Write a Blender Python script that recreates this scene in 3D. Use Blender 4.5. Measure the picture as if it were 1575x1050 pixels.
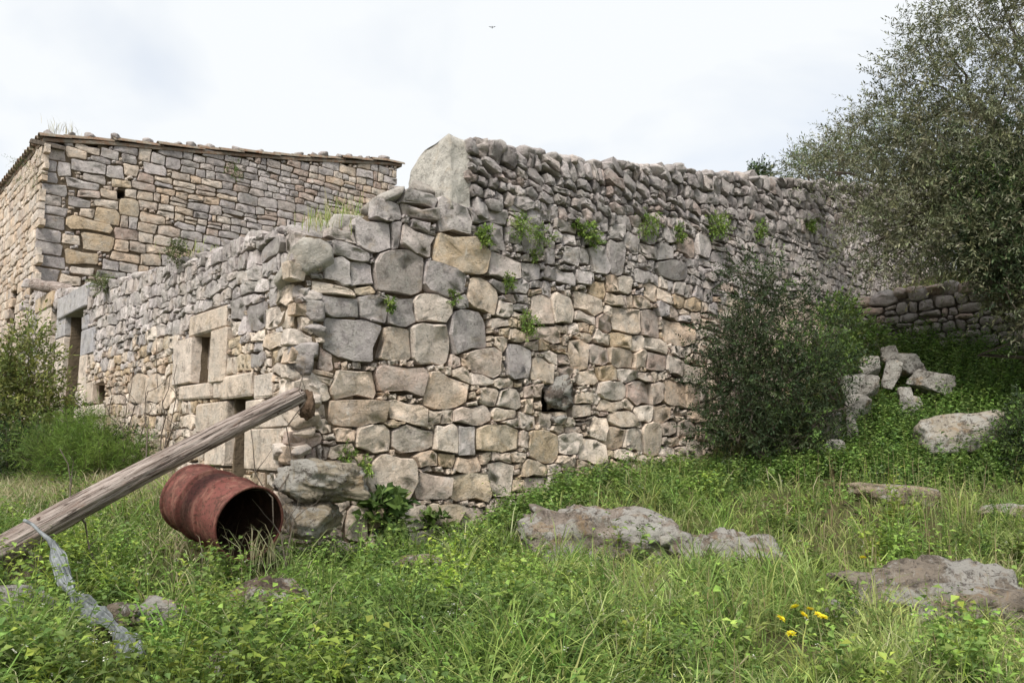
import bpy, bmesh, math, random
import numpy as np
from mathutils import Vector, Matrix, noise as mnoise

for _o in list(bpy.data.objects):
    bpy.data.objects.remove(_o, do_unlink=True)
SC = bpy.context.scene
COL = SC.collection
R = math.radians
random.seed(7)
RNG = np.random.default_rng(11)

# ------------------------------------------------------------------ camera
FPX, CX, CY = 1225.0, 787.5, 525.0          # focal length and centre in photo pixels
EYE = np.array([0.0, 0.0, 1.6])
PITCH = math.atan(165.0 / FPX)
cam_d = bpy.data.cameras.new('camera')
cam_d.sensor_width = 36.0
cam_d.lens = 36.0 * FPX / 1575.0
cam_d.clip_start = 0.05
cam_d.clip_end = 3000.0
cam = bpy.data.objects.new('camera', cam_d)
COL.objects.link(cam)
cam.location = EYE
cam.rotation_euler = (math.pi / 2 + PITCH, 0, 0)
SC.camera = cam

# ------------------------------------------------------------------ sky, sun, exposure
SUN_EL, SUN_AZ = R(50), R(201)              # azimuth clockwise from +Y: from behind the camera, to the left
world = bpy.data.worlds.new('World')
SC.world = world
world.use_nodes = True
wn, wl = world.node_tree.nodes, world.node_tree.links
wn.clear()
w_out = wn.new('ShaderNodeOutputWorld')
sky = wn.new('ShaderNodeTexSky'); sky.sky_type = 'NISHITA'; sky.sun_disc = False
sky.sun_elevation = SUN_EL; sky.sun_rotation = SUN_AZ; sky.dust_density = 2.0; sky.ozone_density = 1.5
bg_clear = wn.new('ShaderNodeBackground'); bg_clear.inputs['Strength'].default_value = 0.13
wl.new(sky.outputs[0], bg_clear.inputs['Color'])
bg_cloud = wn.new('ShaderNodeBackground'); bg_cloud.inputs['Color'].default_value = (0.945, 0.975, 1.0, 1); bg_cloud.inputs['Strength'].default_value = 0.62
tc = wn.new('ShaderNodeTexCoord'); mp = wn.new('ShaderNodeMapping'); mp.inputs['Scale'].default_value = (1.6, 1.6, 3.2); mp.inputs['Location'].default_value = (0.35, 0.1, 0.2)
wl.new(tc.outputs['Generated'], mp.inputs['Vector'])
wno = wn.new('ShaderNodeTexNoise'); wno.inputs['Scale'].default_value = 1.5; wno.inputs['Detail'].default_value = 5; wno.inputs['Roughness'].default_value = 0.5; wno.inputs['Distortion'].default_value = 0.4
wl.new(mp.outputs[0], wno.inputs['Vector'])
wr = wn.new('ShaderNodeValToRGB'); wr.color_ramp.elements[0].position = 0.36; wr.color_ramp.elements[0].color = (0.74,) * 3 + (1,)
wr.color_ramp.elements[1].position = 0.52; wr.color_ramp.elements[1].color = (1, 1, 1, 1)
wl.new(wno.outputs['Fac'], wr.inputs['Fac'])
wmix = wn.new('ShaderNodeMixShader')
wl.new(wr.outputs['Color'], wmix.inputs['Fac']); wl.new(bg_clear.outputs[0], wmix.inputs[1]); wl.new(bg_cloud.outputs[0], wmix.inputs[2])
wl.new(wmix.outputs[0], w_out.inputs['Surface'])

sun_d = bpy.data.lights.new('sun', 'SUN')
sun_d.energy = 2.9; sun_d.angle = R(16); sun_d.color = (1.0, 0.95, 0.87)
sun = bpy.data.objects.new('sun', sun_d); COL.objects.link(sun)
_sd = Vector((math.sin(SUN_AZ) * math.cos(SUN_EL), math.cos(SUN_AZ) * math.cos(SUN_EL), math.sin(SUN_EL)))
sun.rotation_euler = _sd.to_track_quat('Z', 'Y').to_euler()
sun.location = (-6, -8, 20)

SC.view_settings.view_transform = 'Standard'
SC.view_settings.look = 'None'
SC.view_settings.gamma = 1.0
SC.view_settings.use_curve_mapping = False
SC.view_settings.exposure = 0.70

# ------------------------------------------------------------------ helpers
_fw = np.array([0, math.cos(PITCH), math.sin(PITCH)]); _up = np.array([0, -math.sin(PITCH), math.cos(PITCH)]); _rt = np.array([1.0, 0, 0])
def ray(px, py):
    return _rt * ((px - CX) / FPX) + _fw - _up * ((py - CY) / FPX)
def at(px, py, Y):
    """world point at ground distance Y that the photograph shows at (px, py)"""
    d = ray(px, py)
    return EYE + d * (Y / d[1])

def tag(o, label, cat, group=None, kind=None):
    if label: o['label'] = label
    if cat: o['category'] = cat
    if group: o['group'] = group
    if kind: o['kind'] = kind
    return o
def thing(name, label, cat, loc=(0, 0, 0), group=None):
    o = bpy.data.objects.new(name, None)
    o.empty_display_size = 0.1
    COL.objects.link(o); o.location = loc
    return tag(o, label, cat, group)
def link(name, mesh, parent=None, loc=None):
    o = bpy.data.objects.new(name, mesh)
    COL.objects.link(o)
    if loc is not None: o.location = loc
    if parent is not None:
        o.parent = parent
        p = parent; off = Vector((0, 0, 0))
        while p is not None:
            off += p.location; p = p.parent
        o.location = Vector(o.location) - off       # meshes are written in world coordinates
    return o
def tri_mesh(name, V, T, C=None, mat=None, smooth=False):
    V = np.asarray(V, np.float32); T = np.asarray(T, np.int32)
    me = bpy.data.meshes.new(name)
    me.vertices.add(len(V)); me.vertices.foreach_set('co', V.ravel())
    n = len(T)
    me.loops.add(n * 3); me.loops.foreach_set('vertex_index', T.ravel())
    me.polygons.add(n)
    me.polygons.foreach_set('loop_start', np.arange(0, n * 3, 3, dtype=np.int32))
    me.polygons.foreach_set('loop_total', np.full(n, 3, np.int32))
    me.polygons.foreach_set('use_smooth', np.full(n, bool(smooth)) if np.ndim(smooth) == 0 else np.asarray(smooth, bool))
    if C is not None:
        C = np.asarray(C, np.float32)
        if C.shape[1] == 3: C = np.hstack([C, np.ones((len(C), 1), np.float32)])
        a = me.color_attributes.new('tint', 'FLOAT_COLOR', 'POINT')
        a.data.foreach_set('color', C.ravel())
    me.update(calc_edges=True)
    me.validate()
    if mat: me.materials.append(mat)
    return me

def lattice(x, y, seed=0):
    """smooth value noise 0..1 on arrays"""
    x = np.asarray(x, float); y = np.asarray(y, float)
    xi = np.floor(x).astype(np.int64); yi = np.floor(y).astype(np.int64)
    fx = x - xi; fy = y - yi
    fx = fx * fx * (3 - 2 * fx); fy = fy * fy * (3 - 2 * fy)
    def h(a, b):
        n = (a * 374761393 + b * 668265263 + seed * 974634777) & 0x7fffffff
        n = ((n ^ (n >> 13)) * 1274126177) & 0x7fffffff
        return ((n ^ (n >> 16)) & 0xffff) / 65535.0
    return (h(xi, yi) * (1 - fx) + h(xi + 1, yi) * fx) * (1 - fy) + (h(xi, yi + 1) * (1 - fx) + h(xi + 1, yi + 1) * fx) * fy
def fbm(x, y, seed=0, o=4):
    s = 0; a = 0.5; t = 0
    for k in range(o):
        s = s + a * lattice(np.asarray(x) * 2 ** k, np.asarray(y) * 2 ** k, seed + k); t += a; a *= 0.5
    return s / t
def srgb(r, g, b):
    f = lambda c: (c / 255 / 12.92) if c / 255 <= 0.04045 else ((c / 255 + 0.055) / 1.055) ** 2.4
    return np.array([f(r), f(g), f(b)])

# ------------------------------------------------------------------ materials
def new_mat(name):
    m = bpy.data.materials.new(name); m.use_nodes = True
    nt = m.node_tree; nt.nodes.clear()
    out = nt.nodes.new('ShaderNodeOutputMaterial')
    return m, nt, out
class NT:
    def __init__(s, nt): s.n, s.l = nt.nodes, nt.links
    def pos(s): return s.n.new('ShaderNodeNewGeometry').outputs['Position']
    def obj(s): return s.n.new('ShaderNodeTexCoord').outputs['Object']
    def noise(s, vec, scale, detail=4, rough=0.55, dist=0.0):
        k = s.n.new('ShaderNodeTexNoise'); k.inputs['Scale'].default_value = scale; k.inputs['Detail'].default_value = detail
        k.inputs['Roughness'].default_value = rough; k.inputs['Distortion'].default_value = dist
        s.l.new(vec, k.inputs['Vector']); return k.outputs['Fac']
    def map(s, vec, scale, rot=(0, 0, 0)):
        k = s.n.new('ShaderNodeMapping'); k.inputs['Scale'].default_value = scale; k.inputs['Rotation'].default_value = rot
        s.l.new(vec, k.inputs['Vector']); return k.outputs[0]
    def ramp(s, fac, stops):
        k = s.n.new('ShaderNodeValToRGB'); e = k.color_ramp.elements
        while len(e) < len(stops): e.new(0.5)
        for i, (p, c) in enumerate(stops):
            e[i].position = p; e[i].color = (c, c, c, 1) if isinstance(c, (int, float)) else tuple(c) + (1,)
        s.l.new(fac, k.inputs['Fac']); return k.outputs['Color']
    def mix(s, fac, a, b, mode='MIX'):
        k = s.n.new('ShaderNodeMix'); k.data_type = 'RGBA'; k.blend_type = mode; k.clamp_factor = True
        for sock, v in ((k.inputs[0], fac), (k.inputs[6], a), (k.inputs[7], b)):
            if isinstance(v, (int, float)): sock.default_value = v
            elif isinstance(v, (tuple, list, np.ndarray)): sock.default_value = tuple(v)[:3] + (1,)
            else: s.l.new(v, sock)
        return k.outputs[2]
    def attr(s, name='tint'):
        k = s.n.new('ShaderNodeAttribute'); k.attribute_name = name; return k.outputs['Color']
    def math(s, op, a, b=0.0):
        k = s.n.new('ShaderNodeMath'); k.operation = op
        for sock, v in ((k.inputs[0], a), (k.inputs[1], b)):
            if isinstance(v, (int, float)): sock.default_value = v
            else: s.l.new(v, sock)
        return k.outputs[0]
    def bump(s, h, strength, dist, normal=None):
        k = s.n.new('ShaderNodeBump'); k.inputs['Strength'].default_value = strength; k.inputs['Distance'].default_value = dist
        s.l.new(h, k.inputs['Height'])
        if normal: s.l.new(normal, k.inputs['Normal'])
        return k.outputs[0]
    def bsdf(s, col, rough=0.9, normal=None, spec=0.3, metal=0.0):
        k = s.n.new('ShaderNodeBsdfPrincipled')
        if isinstance(col, (tuple, list, np.ndarray)): k.inputs['Base Color'].default_value = tuple(col)[:3] + (1,)
        else: s.l.new(col, k.inputs['Base Color'])
        if isinstance(rough, (int, float)): k.inputs['Roughness'].default_value = rough
        else: s.l.new(rough, k.inputs['Roughness'])
        k.inputs['Specular IOR Level'].default_value = spec; k.inputs['Metallic'].default_value = metal
        if normal: s.l.new(normal, k.inputs['Normal'])
        return k.outputs[0]

def stone_material(name, lichen=0.5, lichen_col=(0.40, 0.39, 0.36), speck=0.5, warm=0.3, contrast=1.0, pit=0.035):
    m, nt, out = new_mat(name); t = NT(nt); p = t.pos()
    base = t.attr()
    v = t.ramp(t.noise(p, 8, 8, 0.7, 0.25), [(0.36, 1 - 0.42 * contrast), (0.46, 1.0), (0.62, 1 + 0.25 * contrast)])
    c = t.mix(1.0, base, v, 'MULTIPLY')
    li = t.ramp(t.noise(p, 4.5, 8, 0.68, 0.3), [(0.46, 0.0), (0.58, lichen)])
    c = t.mix(li, c, lichen_col)
    wa = t.ramp(t.noise(t.map(p, (1, 1, 1.6)), 6.1, 5, 0.65, 0.5), [(0.56, 0.0), (0.70, warm)])
    c = t.mix(wa, c, (0.38, 0.27, 0.15))
    wh = t.ramp(t.noise(t.map(p, (1, 1.3, 0.8)), 15, 7, 0.72, 0.2), [(0.58, 0.0), (0.66, 0.55)])
    c = t.mix(wh, c, (0.60, 0.58, 0.53))
    sp = t.ramp(t.noise(p, 26, 7, 0.8, 0.3), [(0.54, 0.0), (0.64, speck)])
    c = t.mix(sp, c, (0.11, 0.10, 0.088))
    h = t.mix(0.4, t.noise(p, 13, 9, 0.68, 0.3), t.noise(p, 48, 6, 0.75))
    nrm = t.bump(h, 1.0, pit * 1.2)
    nt.links.new(t.bsdf(c, 0.95, nrm, 0.12), out.inputs['Surface'])
    return m
M = {}
M['stone'] = stone_material('weathered_limestone', 0.38, (0.46, 0.44, 0.40), 0.6, 0.32)
M['parapet'] = stone_material('grey_field_stone', 0.5, (0.38, 0.365, 0.345), 0.5, 0.10)
M['ashlar'] = stone_material('dressed_limestone', 0.35, (0.43, 0.41, 0.375), 0.55, 0.4, 1.0, 0.03)
def outcrop_material():
    m, nt, out = new_mat('outcrop_rock'); t = NT(nt); p = t.pos()
    v = t.ramp(t.noise(p, 7, 10, 0.75, 0.4), [(0.38, 0.45), (0.47, 1.0), (0.60, 1.3)])
    c = t.mix(1.0, t.attr(), v, 'MULTIPLY')
    c = t.mix(t.ramp(t.noise(p, 3.4, 10, 0.72, 0.5), [(0.49, 0.0), (0.54, 0.85)]), c, (0.53, 0.51, 0.47))
    c = t.mix(t.ramp(t.noise(p, 5.2, 8, 0.7, 0.6), [(0.56, 0.0), (0.62, 0.6)]), c, (0.40, 0.27, 0.15))
    c = t.mix(t.ramp(t.noise(p, 19, 9, 0.8, 0.4), [(0.53, 0.0), (0.58, 0.85)]), c, (0.12, 0.10, 0.085))
    c = t.mix(t.ramp(t.noise(p, 44, 6, 0.8), [(0.58, 0.0), (0.63, 0.6)]), c, (0.58, 0.56, 0.52))
    h = t.mix(0.5, t.noise(t.map(p, (1, 1, 2.2)), 9, 10, 0.75, 0.8), t.noise(p, 38, 8, 0.8))
    nt.links.new(t.bsdf(c, 0.96, t.bump(h, 1.0, 0.09), 0.1), out.inputs['Surface']); return m
M['rock'] = outcrop_material()

def earth_material(name, c1, c2):
    m, nt, out = new_mat(name); t = NT(nt); p = t.pos()
    c = t.mix(t.ramp(t.noise(p, 7, 7, 0.65), [(0.35, 0.0), (0.65, 1.0)]), c1, c2)
    nrm = t.bump(t.noise(p, 30, 8, 0.7), 0.9, 0.04)
    nt.links.new(t.bsdf(c, 0.97, nrm, 0.1), out.inputs['Surface'])
    return m
M['mortar'] = earth_material('earth_mortar', (0.11, 0.083, 0.058), (0.21, 0.165, 0.115))
M['core'] = earth_material('rubble_core', (0.13, 0.115, 0.10), (0.22, 0.195, 0.165))
M['soil'] = earth_material('hillside_soil', (0.10, 0.075, 0.045), (0.075, 0.085, 0.03))

def leaf_material(name, trans=0.35, rough=0.55, spec=0.3):
    m, nt, out = new_mat(name); t = NT(nt)
    c = t.mix(t.ramp(t.noise(t.pos(), 9, 3), [(0.3, 0.0), (0.7, 1.0)]), t.mix(1.0, t.attr(), (0.8, 0.82, 0.8), 'MULTIPLY'), t.mix(1.0, t.attr(), (1.2, 1.15, 1.05), 'MULTIPLY'))
    b = t.bsdf(c, rough, None, spec)
    tr = nt.nodes.new('ShaderNodeBsdfTranslucent'); nt.links.new(c, tr.inputs['Color'])
    mx = nt.nodes.new('ShaderNodeMixShader'); mx.inputs[0].default_value = trans
    nt.links.new(b, mx.inputs[1]); nt.links.new(tr.outputs[0], mx.inputs[2]); nt.links.new(mx.outputs[0], out.inputs['Surface'])
    return m
M['leaf'] = leaf_material('herb_leaf')
M['grass'] = leaf_material('grass_blade', 0.35, 0.6, 0.25)
M['olive'] = leaf_material('olive_leaf', 0.2, 0.5, 0.35)

def bark_material():
    m, nt, out = new_mat('bark'); t = NT(nt); p = t.pos()
    c = t.mix(t.noise(t.map(p, (1, 1, 0.3)), 30, 6, 0.7), (0.07, 0.055, 0.045), (0.20, 0.17, 0.14))
    nt.links.new(t.bsdf(c, 0.95, t.bump(t.noise(t.map(p, (1, 1, 0.25)), 40, 6), 0.8, 0.02), 0.1), out.inputs['Surface'])
    return m
M['bark'] = bark_material()

# ------------------------------------------------------------------ planes of the masonry
class Plane:
    def __init__(s, p0, d, n):
        s.p0 = np.array(p0, float); s.d = np.array(d, float); s.d /= np.linalg.norm(s.d)
        s.n = np.array(n, float); s.n /= np.linalg.norm(s.n)
    def pt(s, u, v, w=0.0):
        q = s.p0 + s.d * u + s.n * w
        return np.array([q[0], q[1], v])
    def pts(s, u, v, w):
        u = np.asarray(u, float)
        return np.stack([s.p0[0] + s.d[0] * u + s.n[0] * w, s.p0[1] + s.d[1] * u + s.n[1] * w, np.asarray(v, float) + 0 * u], -1)
    def uv(s, px, py, w=0.0):
        d = ray(px, py); o = EYE
        a = s.p0 + s.n * w - o[:2]
        k = (a @ s.n) / (d[:2] @ s.n)
        q = o + d * k
        return float((q[:2] - s.p0) @ s.d), float(q[2])
    def rect(s, x0, y0, x1, y1):
        cx, cy = (x0 + x1) / 2, (y0 + y1) / 2
        ua, ub = s.uv(x0, cy)[0], s.uv(x1, cy)[0]
        va, vb = s.uv(cx, y0)[1], s.uv(cx, y1)[1]
        return min(ua, ub), min(va, vb), max(ua, ub), max(va, vb)
    def sd(s, x, y):                                     # signed distance in front of the plane
        return (x - s.p0[0]) * s.n[0] + (y - s.p0[1]) * s.n[1]
    def su(s, x, y):
        return (x - s.p0[0]) * s.d[0] + (y - s.p0[1]) * s.d[1]
    def profile(s, pix):
        a = sorted(s.uv(x, y) for x, y in pix)
        us = np.array([q[0] for q in a]); vs = np.array([q[1] for q in a])
        return lambda u: np.interp(u, us, vs)

P_CORNER = np.array([-1.55, 5.72])
D_A = np.array([0.743, 0.669]); D_B = np.array([-0.669, 0.743])
W_FRONT = Plane(P_CORNER, D_A, (0.669, -0.743))
W_SIDE = Plane(P_CORNER, D_B, (-0.743, -0.669))
P_FARM = P_CORNER + D_B * 9.15
W_GABLE = Plane(P_FARM, D_A, (0.669, -0.743))
W_FACADE = Plane(P_FARM, D_B, (-0.743, -0.669))
_t0 = at(1306, 480, 11.25); _t1 = at(1640, 480, 9.7)
W_TERR = Plane(_t0[:2], (_t1 - _t0)[:2], (-(_t0 - _t1)[1] * -1, 0))
W_TERR.n = np.array([W_TERR.d[1], -W_TERR.d[0]])
if W_TERR.n[1] > 0: W_TERR.n = -W_TERR.n

# ------------------------------------------------------------------ ground
_cp = []
for x, y, Y in [(0,1050,3.0),(400,1050,3.05),(787,1050,3.1),(1200,1050,3.15),(1575,1050,3.2),(-500,1000,3.3),(2100,980,3.6),
                (0,850,5.0),(200,870,4.9),(350,872,5.0),(520,865,5.3),(590,858,5.7),(0,752,7.6),(200,748,7.2),(320,750,6.6),(110,690,10.3),(0,690,11.2),(-300,690,13),
                (700,850,5.6),(640,852,6.25),(700,828,6.62),(780,798,7.0),(850,800,6.2),(860,752,7.4),(970,722,8.1),(1080,706,9.0),(1000,860,5.4),(1150,800,6.4),(1240,722,8.0),
                (1400,900,4.6),(1575,930,4.3),(1575,850,5.2),(1575,785,6.4),(1400,770,6.6),(1300,765,6.7),(1480,700,7.9),(1575,700,7.8),
                (1350,650,8.8),(1320,600,9.8),(1390,610,9.6),(1450,610,9.4),(1310,545,11.0),(1400,535,10.6),(1500,545,10.1),(1575,560,9.7),(1750,560,9.2),(1900,700,7.4)]:
    q = at(x, y, Y); _cp.append((q[0], q[1], q[2] - 0.07))
for u in (0.2, 1.2, 2.2, 3.2):
    for w in (-0.9,):
        b = W_TERR.uv(1306 + 75 * u, 440); p = W_TERR.pt(u, 0, w); _cp.append((p[0], p[1], b[1] - 0.1))
_cp += [(-1, -6, -0.9), (-9, -4, -1.2), (9, -4, 0.8), (0, 0, 0.0), (-4, 1, -0.1), (5, 1, 0.5), (-60, 60, 4), (60, 60, 14), (0, -60, -8), (-60, -40, -7), (60, -40, 3), (0, 120, 9), (120, 120, 18), (-120, 120, 5),
        (200, 0, 14), (-200, 0, -5), (0, 300, 10), (-300, 300, 6), (300, 300, 20), (0, -300, -20), (8, 20, 5.2), (14, 16, 6.0), (-14, 22, 2.2), (-9, 13.5, 1.65), (0, 24, 3.6)]
_cp = np.array(_cp)
def _rbf_fit(P):
    n = len(P); D = np.linalg.norm(P[:, None, :2] - P[None, :, :2], axis=2)
    A = np.zeros((n + 3, n + 3)); A[:n, :n] = -D + np.eye(n) * -0.12; A[:n, n] = 1; A[:n, n + 1:] = P[:, :2]; A[n, :n] = 1; A[n + 1:, :n] = P[:, :2].T
    return np.linalg.solve(A, np.concatenate([P[:, 2], np.zeros(3)]))
_rw = _rbf_fit(_cp)
def gz(x, y):
    x = np.atleast_1d(np.asarray(x, float)); y = np.atleast_1d(np.asarray(y, float))
    out = np.empty(len(x))
    for i in range(0, len(x), 40000):
        X, Y = x[i:i + 40000], y[i:i + 40000]
        D = np.hypot(X[:, None] - _cp[None, :, 0], Y[:, None] - _cp[None, :, 1])
        out[i:i + 40000] = -D @ _rw[:len(_cp)] + _rw[len(_cp)] + X * _rw[-2] + Y * _rw[-1]
    return out + (fbm(x * 1.3, y * 1.3, 5) - 0.5) * 0.22 + (fbm(x * 5, y * 5, 9) - 0.5) * 0.05
def gz1(x, y): return float(gz(x, y)[0])

def make_ground():
    xs = np.concatenate([-np.geomspace(320, 9.4, 26), np.arange(-9, 9.01, 0.12), np.geomspace(9.4, 320, 26)])
    ys = np.concatenate([-np.geomspace(320, 1.2, 22), np.arange(-1, 15.01, 0.12), np.geomspace(15.4, 320, 26)])
    X, Y = np.meshgrid(xs, ys); nx, ny = len(xs), len(ys)
    Z = gz(X.ravel(), Y.ravel())
    V = np.stack([X.ravel(), Y.ravel(), Z], 1)
    i = np.arange(nx * ny).reshape(ny, nx)
    a, b, c, d = i[:-1, :-1].ravel(), i[:-1, 1:].ravel(), i[1:, 1:].ravel(), i[1:, :-1].ravel()
    T = np.concatenate([np.stack([a, b, c], 1), np.stack([a, c, d], 1)])
    o = link('ground', tri_mesh('ground', V, T, None, M['soil'], True)); o['kind'] = 'structure'
    return o
make_ground()

# ------------------------------------------------------------------ masonry generator
GREY = [(0.43, 0.405, 0.37), (0.36, 0.34, 0.315), (0.50, 0.47, 0.43), (0.45, 0.41, 0.36), (0.46, 0.43, 0.40), (0.33, 0.31, 0.285)]
CREAM = [(0.62, 0.535, 0.415), (0.58, 0.49, 0.37), (0.66, 0.585, 0.47), (0.56, 0.45, 0.325), (0.62, 0.555, 0.46), (0.50, 0.425, 0.34)]
OCHRE = [(0.53, 0.43, 0.285), (0.50, 0.40, 0.26), (0.56, 0.47, 0.325)]
DARK = [(0.30, 0.28, 0.26), (0.34, 0.315, 0.29), (0.38, 0.355, 0.33), (0.32, 0.295, 0.27), (0.41, 0.385, 0.355)]
PINK = [(0.43, 0.345, 0.28), (0.46, 0.38, 0.31)]
def pick(r, pal, jit=0.10):
    return np.array(r.choice(pal)) * (1 + r.uniform(-jit, jit)) * np.array([1.02, 0.98, 1.03])

def clip_poly(poly, px, py, nx, ny):
    out = []
    n = len(poly)
    for i in range(n):
        a, b = poly[i], poly[(i + 1) % n]
        da = (a[0] - px) * nx + (a[1] - py) * ny; db = (b[0] - px) * nx + (b[1] - py) * ny
        if da <= 0: out.append(a)
        if (da < 0 < db) or (db < 0 < da):
            k = da / (da - db); out.append((a[0] + (b[0] - a[0]) * k, a[1] + (b[1] - a[1]) * k))
    return out
def area(p):
    s = 0
    for i in range(len(p)):
        a, b = p[i], p[(i + 1) % len(p)]; s += a[0] * b[1] - b[0] * a[1]
    return s / 2
def stone_polys(S, gap, r, grow=0.14, tilt=0.45, cut=0.22):
    """S: list of dicts u0,v0,u1,v1 -> adds 'poly', stones never overlap"""
    arr = np.array([[(s['u0'] + s['u1']) / 2, (s['v0'] + s['v1']) / 2, (s['u1'] - s['u0']) / 2, (s['v1'] - s['v0']) / 2] for s in S])
    mx = arr[:, 2].max(), arr[:, 3].max()
    for i, s in enumerate(S):
        cu, cv, a, b = arr[i]
        A, B = a * (1 + grow) + 0.01, b * (1 + grow) + 0.01
        c = [r.uniform(0.02, cut) for _ in range(8)]
        P = [(-A, -B + c[0] * B), (-A + c[1] * A, -B), (A - c[2] * A, -B), (A, -B + c[3] * B), (A, B - c[4] * B), (A - c[5] * A, B), (-A + c[6] * A, B), (-A, B - c[7] * B)]
        P = [(cu + x, cv + y) for x, y in P]
        near = np.where((np.abs(arr[:, 0] - cu) < (arr[:, 2] + a) * 1.2 + 0.1) & (np.abs(arr[:, 1] - cv) < (arr[:, 3] + b) * 1.2 + 0.1))[0]
        for j in near:
            if j == i: continue
            du, dv = arr[j, 0] - cu, arr[j, 1] - cv
            gx = abs(du) - (a + arr[j, 2]); gy = abs(dv) - (b + arr[j, 3])
            if gx > gy:
                sg = 1 if du > 0 else -1
                q = ((cu + sg * a + arr[j, 0] - sg * arr[j, 2]) / 2, (max(cv - b, arr[j, 1] - arr[j, 3]) + min(cv + b, arr[j, 1] + arr[j, 3])) / 2)
                n = np.array([sg, tilt * dv / (b + arr[j, 3])])
            else:
                sg = 1 if dv > 0 else -1
                q = ((max(cu - a, arr[j, 0] - arr[j, 2]) + min(cu + a, arr[j, 0] + arr[j, 2])) / 2, (cv + sg * b + arr[j, 1] - sg * arr[j, 3]) / 2)
                n = np.array([tilt * 0.6 * du / (a + arr[j, 2]), sg])
            n = n / np.linalg.norm(n)
            P = clip_poly(P, q[0] - n[0] * gap / 2, q[1] - n[1] * gap / 2, n[0], n[1])
            if len(P) < 3: break
        if len(P) >= 3 and area(P) > 0.18 * 4 * a * b: s['poly'] = P
    return [s for s in S if 'poly' in s]
def soften(P, r, amt=0.14, wob=0.055):
    # drop tiny edges, break long edges at an uneven point, nip the corners
    Q = [P[0]]
    per = sum(math.dist(P[i], P[(i + 1) % len(P)]) for i in range(len(P)))
    for p in P[1:]:
        if math.dist(p, Q[-1]) > per * 0.045: Q.append(p)
    if len(Q) > 3 and math.dist(Q[0], Q[-1]) < per * 0.045: Q.pop()
    out = []
    n = len(Q)
    for i in range(n):
        a, b = Q[i], Q[(i + 1) % n]
        L = math.dist(a, b); k1, k2 = amt * r.uniform(0.4, 1.3), amt * r.uniform(0.4, 1.3)
        if L < per * 0.09:
            out.append(((a[0] + b[0]) / 2, (a[1] + b[1]) / 2)); continue
        out.append((a[0] + (b[0] - a[0]) * k1, a[1] + (b[1] - a[1]) * k1))
        if L > per * 0.17:
            k = r.uniform(0.35, 0.65); e = r.uniform(-wob, wob * 0.6)
            out.append((a[0] + (b[0] - a[0]) * k + (b[1] - a[1]) * e, a[1] + (b[1] - a[1]) * k - (b[0] - a[0]) * e))
        out.append((b[0] + (a[0] - b[0]) * k2, b[1] + (a[1] - b[1]) * k2))
    return out
def warp(P, k):
    A = np.array(P); f = 3.3
    du = fbm(A[:, 0] * f, A[:, 1] * f, 51, 3) - 0.5; dv = fbm(A[:, 0] * f, A[:, 1] * f, 77, 3) - 0.5
    return [(x + k * p, y + k * q) for (x, y), p, q in zip(P, du, dv)]
def stone_geo(plane, P, r, col, front=0.04, bulge=0.01, inset=0.014, back=-0.07, tiltamt=0.10, amt=0.14, rough=0.005, wob=0.055):
    P = soften(P, r, amt, wob)
    n = len(P)
    A = np.array(P); C = A.mean(0)
    f = front * r.uniform(0.45, 1.4)
    tu, tv = r.uniform(-tiltamt, tiltamt), r.uniform(-tiltamt, tiltamt) + 0.02
    rel = A - C
    rad = np.linalg.norm(rel, axis=1).mean()
    s1 = 1 - min(0.38, inset * r.uniform(0.7, 1.5) / max(rad, 0.01))
    jj = lambda k: np.array([r.uniform(-k, k) for _ in range(n)])
    def dep(rl, base): return np.clip(base + rl[:, 0] * tu + rl[:, 1] * tv, -0.03, 0.4)
    uv1 = A + np.stack([jj(rough * 0.6), jj(rough * 0.6)], 1)
    uv2 = C + rel * s1 + np.stack([jj(rough), jj(rough)], 1)
    d2 = dep(rel * s1, f) + jj(rough)
    d1 = dep(rel, f) - inset * 0.75 + jj(rough * 0.6)
    uv3 = C + rel * 0.55 + np.stack([jj(rough), jj(rough)], 1)
    d3 = dep(rel * 0.55, f + bulge * 0.6) + jj(rough * 0.9)
    U = np.concatenate([A[:, 0], uv1[:, 0], uv2[:, 0], uv2[:, 0], uv3[:, 0], [C[0]]]); Vv = np.concatenate([A[:, 1], uv1[:, 1], uv2[:, 1], uv2[:, 1], uv3[:, 1], [C[1]]])
    Wd = np.concatenate([np.full(n, back), d1, d2, d2, d3, [f + bulge * r.uniform(0.3, 1.0)]])
    V = plane.pts(U, Vv, 0.0); V[:, :2] += plane.n[None, :] * Wd[:, None]
    T = []
    for k in (0, 1, 3):
        for i in range(n):
            a, b = k * n + i, k * n + (i + 1) % n
            T.append((a, b, b + n)); T.append((a, b + n, a + n))
    for i in range(n): T.append((4 * n + i, 4 * n + (i + 1) % n, 5 * n))
    T = np.array(T)
    a, b, c = V[T[-1]]
    if np.cross(b - a, c - a)[:2] @ plane.n < 0: T = T[:, ::-1]
    Cc = np.tile(col, (len(V), 1)) * RNG.uniform(0.94, 1.06, (len(V), 1))
    return V, T, Cc
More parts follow.
